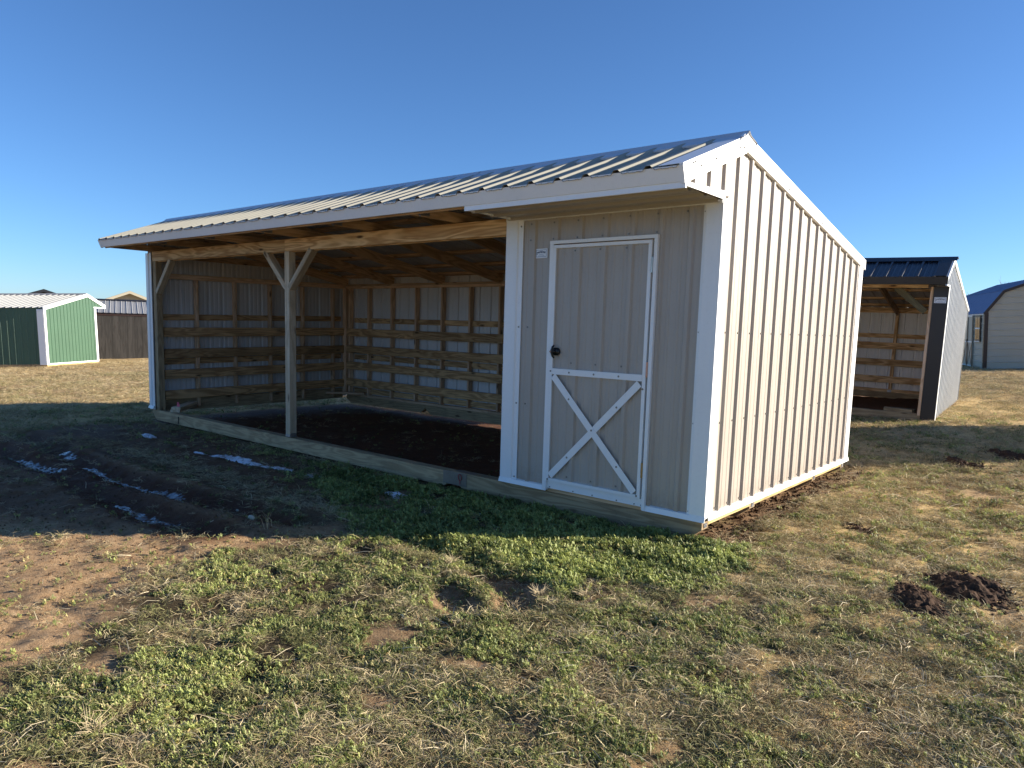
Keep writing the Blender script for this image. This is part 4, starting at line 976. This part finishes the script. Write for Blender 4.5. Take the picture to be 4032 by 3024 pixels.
for k, (pg, lb_) in enumerate(ICE): patch('ice_strip', 'ice', pg, .004, lb_, 'ice', 'ice in the ruts', 40 + k * 7, dome=.95, rag=.45)
SNOW = [([(-6.1, -.8), (-6.05, -.74), (-5.9, -.71), (-5.78, -.72), (-5.8, -.78)], 'small snow lump at the far end of the snow strip'),
        ([(-5.7, -.78), (-5.6, -.64), (-5.37, -.6), (-5.02, -.61), (-4.69, -.62), (-4.52, -.56), (-4.27, -.52), (-4.26, -.62), (-4.46, -.67), (-4.75, -.69), (-5.17, -.71), (-5.41, -.78)], 'longest white snow strip on the grass before the open bay'),
        ([(-4.18, -.58), (-4.05, -.5), (-3.88, -.48), (-3.93, -.58)], 'faint snow scrap just right of the longest snow strip'),
        ([(-7.75, -.66), (-7.6, -.6), (-7.36, -.64), (-7.27, -.74), (-7.5, -.74)], 'snow scrap on bare grass nearest the left end of the skid'),
        ([(-3.28, -.59), (-3.07, -.51), (-2.85, -.46), (-2.66, -.44), (-2.68, -.54), (-2.88, -.56), (-3.09, -.58)], 'thin white snow sliver on dark clover left of tack room'),
        ([(-1.84, -.58), (-1.79, -.5), (-1.65, -.51), (-1.70, -.6)], 'tiny white snow spot on dark clover below the tack room')]
for k, (pg, lb_) in enumerate(SNOW): patch('snow_patch', 'snow', pg, .03, lb_, 'snow', 'snow left on the grass', 90 + k * 7, res=.015)
def mound(cx, cy, rx, ry, h, ang_, seed, label, grp='mole hills'):
    n = 70; A, B = np.meshgrid(np.linspace(-1.25, 1.25, n), np.linspace(-1.25, 1.25, n)); a, b_ = A.ravel(), B.ravel()
    x = cx + (a * rx) * math.cos(ang_) - (b_ * ry) * math.sin(ang_); y = cy + (a * rx) * math.sin(ang_) + (b_ * ry) * math.cos(ang_)
    r_ = np.hypot(a, b_) + fbm(x, y, 7, 3, seed) * .7
    z = height(x, y) + h * np.clip(1 - r_ ** 2, 0, 1) ** .75 * (1 + fbm(x, y, 10, 3, seed + 2) * 1.6) + fbm(x, y, 34, 3, seed + 5) * .06 * (r_ < 1) - .012
    id_ = np.arange(n * n).reshape(n, n); q_ = np.stack([id_[:-1, :-1], id_[:-1, 1:], id_[1:, 1:], id_[1:, :-1]], -1).reshape(-1, 4)
    ok = (r_[q_] < 1.08).all(1); q_ = q_[ok]; us_, inv = np.unique(q_, return_inverse=True); vv = np.stack([x, y, z], 1)[us_]; c = np.array([cx, cy, vv[:, 2].min()])
    o = np_mesh('soil_mound', vv - c, inv.reshape(-1, 4), 'soil'); o.location = c
    return tag(o, label, 'soil mound', grp)
MOUNDS = [(1.65, .20, .31, .22, .042, 2.2, 201), (1.47, -.20, .26, .15, .050, 2.0, 230)]
mound(*MOUNDS[0], 'broad low mound of dark soil, the farther of the pair at right')
mound(*MOUNDS[1], 'small crumbly mound of dark soil, the nearer of the pair at right')
for k, (cx, cy, rx, ry, h, lb_) in enumerate([(.95, 4.75, .35, .14, .06, 'low dark soil heap in grass at the upper right'), (1.35, 5.6, .4, .13, .07, 'dark soil heap at right edge near the shadow'), (.80, 1.15, .20, .07, .025, 'flat scrape of dark soil in dry grass right of the wall')]):
    MOUNDS.append((cx, cy, rx, ry, h, 2.3, 260 + 9 * k)); mound(cx, cy, rx, ry, h, 2.3, 260 + 9 * k, lb_, 'soil heaps in the grass')
rng = np.random.default_rng(11)
def clods(name, n, sampler, s0, s1, mat, label, cat):
    ico = np.array([(0, 0, 1), (.9, 0, .3), (.28, .85, .3), (-.72, .53, .3), (-.72, -.53, .3), (.28, -.85, .3), (.7, .5, -.4), (-.3, .8, -.4), (-.85, 0, -.4), (-.3, -.8, -.4), (.7, -.5, -.4), (0, 0, -.9)])
    fc = [(0, 1, 2), (0, 2, 3), (0, 3, 4), (0, 4, 5), (0, 5, 1), (1, 6, 2), (2, 6, 7), (2, 7, 3), (3, 7, 8), (3, 8, 4), (4, 8, 9), (4, 9, 5), (5, 9, 10), (5, 10, 1), (1, 10, 6), (6, 11, 7), (7, 11, 8), (8, 11, 9), (9, 11, 10), (10, 11, 6)]
    P = sampler(n); n = len(P); sc = rng.uniform(s0, s1, n) * rng.uniform(.4, 1, n); V = ico[None] * rng.uniform(.6, 1.3, (n, 12, 1)) * sc[:, None, None] * rng.uniform(.7, 1.2, (n, 1, 3))
    V[:, :, 0] += P[:, :1]; V[:, :, 1] += P[:, 1:2]; V[:, :, 2] += height(P[:, 0], P[:, 1])[:, None] + sc[:, None] * .3
    F = (np.array(fc)[None] + (np.arange(n) * 12)[:, None, None]).reshape(-1, 3)
    return tag(np_mesh(name, V.reshape(-1, 3), F, mat), label, cat, kind='stuff')
def in_poly(pg, n):
    a = np.array(pg); P = rng.uniform(a.min(0), a.max(0), (n * 4, 2)); P = P[sdf(P[:, 0], P[:, 1], pg) + fbm(P[:, 0], P[:, 1], 6, 3, 3) * .25 < -.0]; return P[:n]
clods('soil_clods', 1500, lambda n: in_poly(SIDE, n), .005, .022, 'clod', 'loose brown soil clods along the foot of the lit wall', 'soil')
clods('loose_grit', 2200, lambda n: in_poly([(-7.5, -3.6), (-6.5, -1.7), (-2.1, -1.7), (-2.2, -3.6)], n), .003, .012, 'clod', 'crumbs of soil scattered over the dirt track', 'soil')
def by_mounds(n):
    P = []
    for cx, cy, rx, ry, h, an, sd_ in MOUNDS:
        k = int(n * rx * ry / sum(m_[2] * m_[3] for m_ in MOUNDS)); t = rng.uniform(0, 6.283, k); r_ = np.abs(rng.normal(.95, .3, k)); a, b_ = r_ * np.cos(t) * rx, r_ * np.sin(t) * ry
        P.append(np.stack([cx + a * math.cos(an) - b_ * math.sin(an), cy + a * math.sin(an) + b_ * math.cos(an)], 1))
    return np.concatenate(P)
clods('soil_crumbs', 1500, by_mounds, .004, .018, 'soil', 'dark crumbs of soil strewn round the mounds', 'soil')
STONES = [(-2.79, -1.97, .035, 'pale stone alone on the dirt track near the shadow edge'), (-3.33, -1.78, .018, 'small pale pebble by the dry grass fringe of the track')]
for x, y, r_, lb_ in STONES:
    m = MB(); rnd = random.Random(int(x * 100)); 
    rings = 5; pts = []
    m.tube([(-r_, 0, r_ * .2), (-r_ * .6, 0, r_ * .3), (0, .1 * r_, r_ * .35), (r_ * .6, 0, r_ * .3), (r_, 0, r_ * .2)], [r_ * .2, r_ * .55, r_ * .6, r_ * .5, r_ * .2], 8)
    o = m.build('stone', 'cream_house', None, True); o.location = (x, y, hz(x, y)); tag(o, lb_, 'stone', 'stones on the track')

# ------------------------------------------------------------------ vegetation: clover, dry grass, green grass
def polar(n, r0, r1, p, ang=0.98):
    """points spread about the viewing place, thinning with distance"""
    e = 2 - p; u = rng.uniform(size=n); r_ = (r0 ** e + u * (r1 ** e - r0 ** e)) ** (1 / e)
    th = math.pi / 2 + YAW + rng.uniform(-ang, ang, n)
    return CAM.x + r_ * np.cos(th), CAM.y + r_ * np.sin(th), r_
def free(x, y):
    ok = ~(inside(x, y, [(-1.97, .0), (0.0, .0), (0.0, 3.6), (-1.97, 3.6)]))
    ok &= ~(inside(x, y, [(-8.9, .0), (-1.9, .0), (-1.9, .11), (-8.9, .11)]))
    for (cx, cy, rx, ry, h, an, sd_) in MOUNDS:
        dx, dy = x - cx, y - cy; a = (dx * math.cos(an) + dy * math.sin(an)) / rx; b_ = (-dx * math.sin(an) + dy * math.cos(an)) / ry
        ok &= (np.hypot(a, b_) + fbm(x, y, 7, 3, sd_) * .7) > .93
    for pg, _ in SNOW + ICE: ok &= sdf(x, y, pg) > .0
    ok &= ~inside(x, y, PAD2)
    return ok
LUSH = [(-2.4, -1.3), (-1.75, -1.62), (-.9, -1.42), (-.2, -1.5), (.3, -.85), (.5, -.35), (.36, .1), (-.05, .2), (-.3, 0), (-4.2, 0), (-4.2, -.7), (-3.2, -1.05)]
def lush(x, y): return 1 - sstep(-.25, .15, sdf(x, y, LUSH) + fbm(x, y, 3, 3, 21) * .5)
def gaps(x, y): return 1 - .85 * sstep(.06, .15, fbm(x, y, 5.5, 3, 141)) * (1 - .6 * lush(x, y))
def clover_p(x, y):
    dirt, dry, wet_shade = cover(x, y)
    n = fbm(x, y, 3.0, 4, 51); n2 = fbm(x, y, 8, 3, 52)
    p = sstep(-.03, .09, n + .55 * n2 + .01) * (1 - dry * .8)
    p = np.maximum(p * .85, lush(x, y) * np.clip(.62 + 2.4 * n2 + 1.2 * n, 0, 1)); p = p * gaps(x, y) * (1 - .95 * sstep(.2, .7, dirt)) + .012
    bay = inside(x, y, BAY); p = np.where(bay, .004, p)
    p = p * np.where((x < -3) & (y < -.9), .3, 1)
    return np.clip(p, 0, 1)
PROTO = {}
def proto(kind, k, verts, faces, shade):
    me = bpy.data.meshes.new(kind); me.from_pydata([tuple(v) for v in verts], [], faces)
    a = me.color_attributes.new('shade', 'FLOAT_COLOR', 'POINT'); c = np.ones((len(verts), 4), np.float32); c[:, :3] = shade; a.data.foreach_set('color', c.ravel())
    me.materials.append(MT['clover' if kind == 'clover_sprig' else 'blade'])
    o = bpy.data.objects.new('%s_%02d' % (kind, k), me)
    if kind not in PROTO: PROTO[kind] = bpy.data.collections.new(kind)
    PROTO[kind].objects.link(o)
def clover_proto(k):
    V, F, C = [], [], []; r_ = np.random.default_rng(500 + k)
    for t in range(10):
        a = r_.uniform(0, 6.28); d = .034 * math.sqrt(r_.uniform()); cx, cy, cz = d * math.cos(a), d * math.sin(a), r_.uniform(.006, .034)
        sz = r_.uniform(.0045, .0085); tx, ty = r_.normal(0, .75, 2) - np.array([.25, .22]); t0 = r_.uniform(0, 6.28); sh = np.array([1, 1, 1]) * r_.uniform(.55, 1.25)
        if r_.uniform() < .12: sh = sh * np.array([1.5, 1.15, 1.1])
        for j in range(3):
            th = t0 + j * 2.094 + r_.normal(0, .15); c_, s_ = math.cos(th), math.sin(th); i0 = len(V)
            for q_, (u, v) in enumerate(((0, 0), (.9, -.7), (1.6, 0), (.9, .7))):
                lx, ly = (u * c_ - v * s_) * sz, (u * s_ + v * c_) * sz
                V.append((cx + lx, cy + ly, cz + lx * tx + ly * ty - (.2 * sz if q_ in (1, 3) else 0))); C.append(sh)
            F.append((i0, i0 + 1, i0 + 2, i0 + 3))
        i0 = len(V); V += [(cx * .7, cy * .7, -.005), (cx * .7 + .0012, cy * .7 + .0008, -.005), (cx, cy, cz)]; C += [sh * .8] * 3; F.append((i0, i0 + 1, i0 + 2))
    proto('clover_sprig', k, V, F, np.array(C))
def tuft_proto(kind, k, n, rad, ln, lay, wd, curl, seed):
    V, F, C = [], [], []; r_ = np.random.default_rng(seed + k)
    for t in range(n):
        a = r_.uniform(0, 6.28); d = rad * math.sqrt(r_.uniform()); p = np.array([d * math.cos(a), d * math.sin(a), r_.uniform(-.004, .008)])
        th = r_.uniform(0, 6.28); ph = r_.uniform(*lay); l = r_.uniform(*ln) * (1.5 if r_.uniform() < .15 else 1); w = r_.uniform(*wd) / 2; i0 = len(V); sh = np.array([1, 1, 1]) * r_.uniform(.5, 1.2)
        sd_ = np.array([-math.sin(th), math.cos(th), r_.normal(0, .6)]); sd_ /= np.linalg.norm(sd_)
        for sg, ww in ((0, 1.0), (1, .95), (2, .8), (3, .0)):
            if ww: V += [tuple(p - sd_ * w * ww), tuple(p + sd_ * w * ww)]; C += [sh * (.75 + .12 * sg)] * 2
            else: V.append(tuple(p)); C.append(sh * 1.1)
            p = p + np.array([math.cos(th) * math.cos(ph), math.sin(th) * math.cos(ph), math.sin(ph)]) * l / 3
            th += r_.normal(0, curl); ph = ph * r_.uniform(.2, 1.0) - r_.uniform(-.05, .35); 
            if p[2] < .003: p[2] = .003; ph = abs(ph) * .5
        F += [(i0, i0 + 1, i0 + 3, i0 + 2), (i0 + 2, i0 + 3, i0 + 5, i0 + 4), (i0 + 4, i0 + 5, i0 + 6)]
    proto(kind, k, V, F, np.array(C))
for k in range(6):
    clover_proto(k); tuft_proto('dry_tuft', k, 16, .045, (.03, .08), (.0, .8), (.0016, .0030), .6, 600); tuft_proto('green_tuft', k, 18, .045, (.018, .05), (.25, 1.25), (.0018, .0034), .35, 700)
def instancer(name, kind, n, r0, r1, p, prob, colf, grow, label, cat, lift=None):
    x, y, r_ = polar(n * 4, r0, r1, p); k = (rng.uniform(size=len(x)) < prob(x, y)) & free(x, y); x, y, r_ = x[k][:n], y[k][:n], r_[k][:n]; n = len(x)
    z = height(x, y) + (lift(x, y) if lift else 0)
    me = bpy.data.meshes.new(name); me.vertices.add(n); me.vertices.foreach_set('co', np.stack([x, y, z], 1).astype(np.float32).ravel())
    sc = rng.uniform(.45, 1.15, n) * (1 + np.clip(r_ - 4, 0, 26) * grow)
    if kind == 'clover_sprig': sc = sc * (.66 + .5 * lush(x, y))
    else: sc = sc * 1.05
    rot = np.zeros((n, 3)); rot[:, 2] = rng.uniform(0, 6.283, n) if kind != 'clover_sprig' else rng.normal(0, .7, n); rot[:, :2] = rng.normal(0, .12, (n, 2))
    a = me.attributes.new('scl', 'FLOAT', 'POINT'); a.data.foreach_set('value', sc.astype(np.float32))
    a = me.attributes.new('rot', 'FLOAT_VECTOR', 'POINT'); a.data.foreach_set('vector', rot.astype(np.float32).ravel())
    a = me.attributes.new('idx', 'INT', 'POINT'); a.data.foreach_set('value', rng.integers(0, 6, n).astype(np.int32))
    c = np.ones((n, 4), np.float32); c[:, :3] = np.clip(colf(x, y, n), .01, 1); a = me.attributes.new('tint', 'FLOAT_COLOR', 'POINT'); a.data.foreach_set('color', c.ravel())
    me.materials.append(MT['clover' if kind == 'clover_sprig' else 'blade'])
    o = link(bpy.data.objects.new(name, me))
    ng = bpy.data.node_groups.new(name, 'GeometryNodeTree'); ng.interface.new_socket('Geometry', in_out='INPUT', socket_type='NodeSocketGeometry'); ng.interface.new_socket('Geometry', in_out='OUTPUT', socket_type='NodeSocketGeometry')
    N = ng.nodes; gi = N.new('NodeGroupInput'); go = N.new('NodeGroupOutput'); ip = N.new('GeometryNodeInstanceOnPoints'); ci = N.new('GeometryNodeCollectionInfo')
    ci.inputs[0].default_value = PROTO[kind]; ci.inputs[1].default_value = True; ci.inputs[2].default_value = True; ip.inputs['Pick Instance'].default_value = True
    def na(nm, t):
        q_ = N.new('GeometryNodeInputNamedAttribute'); q_.data_type = t; q_.inputs[0].default_value = nm; return [s_ for s_ in q_.outputs if s_.enabled and s_.name == 'Attribute'][0]
    er = N.new('FunctionNodeEulerToRotation')
    lk = ng.links.new; lk(gi.outputs[0], ip.inputs['Points']); lk(ci.outputs[0], ip.inputs['Instance']); lk(na('idx', 'INT'), ip.inputs['Instance Index'])
    lk(na('rot', 'FLOAT_VECTOR'), er.inputs[0]); lk(er.outputs[0], ip.inputs['Rotation']); lk(na('scl', 'FLOAT'), ip.inputs['Scale']); lk(ip.outputs[0], go.inputs[0])
    md = o.modifiers.new('scatter', 'NODES'); md.node_group = ng
    return tag(o, label, cat, kind='stuff')
def clover_c(x, y, n):
    lu = lush(x, y)[:, None]; dk = np.clip(fbm(x, y, 4, 3, 61) * 1.6 + rng.normal(0, .25, n) + .5, 0, 1)[:, None]; yl = (rng.uniform(size=n) < .13)[:, None] * (lu < .4)
    c = np.array([.12, .155, .045]) * (1 - dk) + np.array([.46, .50, .165]) * dk
    c = np.where(yl, np.array([.50, .44, .20]), c); return c * (1 - lu) + lu * (np.array([.15, .185, .055]) * (1 - dk) + np.array([.44, .48, .155]) * dk)
def make_blades(name, n, r0, r1, p, prob, ln, lay, wd, colf, label, cat, hang=0.98, curl=.5):
    x, y, r_ = polar(n * 4, r0, r1, p, hang); k = (rng.uniform(size=len(x)) < prob(x, y)) & free(x, y); x, y, r_ = x[k][:n], y[k][:n], r_[k][:n]; n = len(x)
    gsc = 1 + np.clip(r_ - 5, 0, 25) * .055
    l = rng.uniform(ln[0], ln[1], n) * np.where(rng.uniform(size=n) < .15, 1.5, 1) * gsc; w = rng.uniform(wd[0], wd[1], n) * gsc
    th = rng.uniform(0, 6.283, n); ph = rng.uniform(lay[0], lay[1], n)         # ph: lift above the ground
    z = height(x, y); d1 = np.stack([np.cos(th) * np.cos(ph), np.sin(th) * np.cos(ph), np.sin(ph)], 1)
    th2 = th + rng.normal(0, curl, n); ph2 = ph * rng.uniform(-.5, 1.0, n) - rng.uniform(0, .35, n); d2 = np.stack([np.cos(th2) * np.cos(ph2), np.sin(th2) * np.cos(ph2), np.sin(ph2)], 1)
    b0 = np.stack([x, y, z + rng.uniform(-.002, .012, n)], 1); b1 = b0 + d1 * (l * .55)[:, None]; b2 = b1 + d2 * (l * .45)[:, None]
    b2[:, 2] = np.maximum(b2[:, 2], z + .004)
    sd_ = np.stack([-np.sin(th), np.cos(th), rng.normal(0, .6, n)], 1); sd_ /= np.linalg.norm(sd_, axis=1)[:, None]; hw_ = sd_ * (w / 2)[:, None]
    V = np.stack([b0 - hw_, b0 + hw_, b1 + hw_ * .85, b1 - hw_ * .85, b2], 1)
    i0 = np.arange(n) * 5
    F = np.concatenate([np.stack([i0, i0 + 1, i0 + 2], 1), np.stack([i0, i0 + 2, i0 + 3], 1), np.stack([i0 + 3, i0 + 2, i0 + 4], 1)])
    tint = np.repeat(np.clip(colf(x, y, n), .01, 1), 5, 0)
    return tag(np_mesh(name, V.reshape(-1, 3), F, 'straw_blade', tint), label, cat, kind='stuff')
FRINGE = [(-8.13, -2.1), (-8.05, -1.75), (-7.15, -1.38), (-5.09, -1.3), (-3.93, -1.3), (-2.56, -1.38), (-2.0, -1.45)]
def dry_p(x, y):
    dirt, dry, wet_shade = cover(x, y); n = fbm(x, y, 2.6, 4, 71)
    p = .42 + .45 * dry + n * 1.7; p = p * gaps(x, y) * (1 - lush(x, y) * .6) * (1 - .9 * sstep(.3, .8, dirt)) + .02
    p = np.maximum(p, np.exp(-(seg_dist(x, y, FRINGE) / .16) ** 2) * .95)
    p = np.where(inside(x, y, BAY), .02, p)
    side = 1 - sstep(-.1, .1, sdf(x, y, SIDE)); p = np.maximum(p, side * .45)
    return np.clip(p, 0, 1)
def dry_c(x, y, n):
    a = np.clip(rng.normal(.5, .3, n) + fbm(x, y, 1.3, 3, 81) * .8, 0, 1)[:, None]; g_ = (rng.uniform(size=n) < .25)[:, None]
    c = np.array([.40, .28, .135]) * (1 - a) + np.array([.84, .69, .41]) * a
    return np.where(g_, c * np.array([.8, .8, .85]), c)
def green_p(x, y):
    dirt, dry, wet_shade = cover(x, y); n = fbm(x, y, 1.7, 4, 91)
    p = .5 + n * 1.6 - .25 * dry; p = p * gaps(x, y) * (1 - .93 * sstep(.25, .7, dirt)) * (1 - .5 * lush(x, y))
    return np.clip(np.where(inside(x, y, BAY), .01, p), 0, 1)
def green_c(x, y, n):
    a = np.clip(rng.normal(.5, .3, n) + fbm(x, y, 2.0, 3, 83), 0, 1)[:, None]; dirt, dry, wet_shade = cover(x, y)
    c = np.array([.16, .165, .06]) * (1 - a) + np.array([.42, .39, .17]) * a
    return c * (1 - .45 * dry[:, None]) + .45 * dry[:, None] * np.array([.46, .38, .20])
instancer('clover', 'clover_sprig', 115000, 2.0, 15, 1.45, clover_p, clover_c, .04, 'low clover growing over the ground before the shed', 'clover')
instancer('dry_grass', 'dry_tuft', 92000, 2.0, 36, 1.5, dry_p, dry_c, .06, 'matted dry tan grass over the field', 'grass')
instancer('green_grass', 'green_tuft', 50000, 2.0, 26, 1.5, green_p, green_c, .06, 'short olive green grass over the field', 'grass')
make_blades('straw', 9000, 2.0, 9, 1.3, lambda x, y: np.clip(dry_p(x, y) * (.5 + 2 * fbm(x, y, 2, 3, 99)), 0, 1), (.07, .16), (.0, .35), (.0025, .0045), lambda x, y, n: np.array([.74, .63, .42]) * rng.uniform(.5, 1.1, (n, 1)), 'long pale straw stalks lying over the clover', 'straw', curl=.25)
# dry weed tufts one can tell apart
def tuft(name, x, y, n, ln, seed, label, cat, grp, spread=1.0):
    rnd = random.Random(seed); m = MB(); z = hz(x, y)
    for k in range(n):
        a = rnd.uniform(0, 6.28); s_ = rnd.uniform(.15, .9) * spread; l = ln * rnd.uniform(.5, 1.1); d = Vector((math.cos(a) * s_, math.sin(a) * s_, 1)).normalized()
        p0 = Vector((rnd.gauss(0, .012), rnd.gauss(0, .012), -.005)); p1 = p0 + d * l * .5; p2 = p1 + (d + Vector((math.cos(a + rnd.gauss(0, .6)) * .5, math.sin(a) * .5, -.35))).normalized() * l * .5
        m.tube([p0, p1, p2], [.0016, .0013, .0006], 3, cap=False)
    o = m.build(name, 'straw_mat'); o.location = (x, y, z); return tag(o, label, cat, grp)
MT['straw_mat'] = paint('pale_straw', (.50, .40, .24), .8, var=.15)
TUFTS = [(-.56, -3.93, 46, .12, 'pale yellow grass tuft at the lower left corner', 1.2), (-.36, -3.93, 22, .07, 'star-shaped pale weed beside the corner grass tuft', 2.0), (-2.47, -2.03, 6, .22, 'two thin dry stalks standing at the shadow edge on the track', .35),
         (-.98, -1.62, 60, .10, 'brown root clump at the left end of the foreground rut', 1.0), (-.22, -1.66, 70, .11, 'bushy brown root clump at the right end of the foreground rut', 1.1), (-.28, -1.83, 50, .09, 'grey twiggy clump casting shadow on the bare foreground patch', 1.4), (-.02, -1.5, 60, .09, 'dry grass clump on the bank behind the foreground rut', 1.2)]
for k, (x, y, n, ln, lb_, sp) in enumerate(TUFTS): tuft('weed_tuft', x, y, n, ln, 300 + k, lb_, 'weed', 'dry weed tufts', sp)
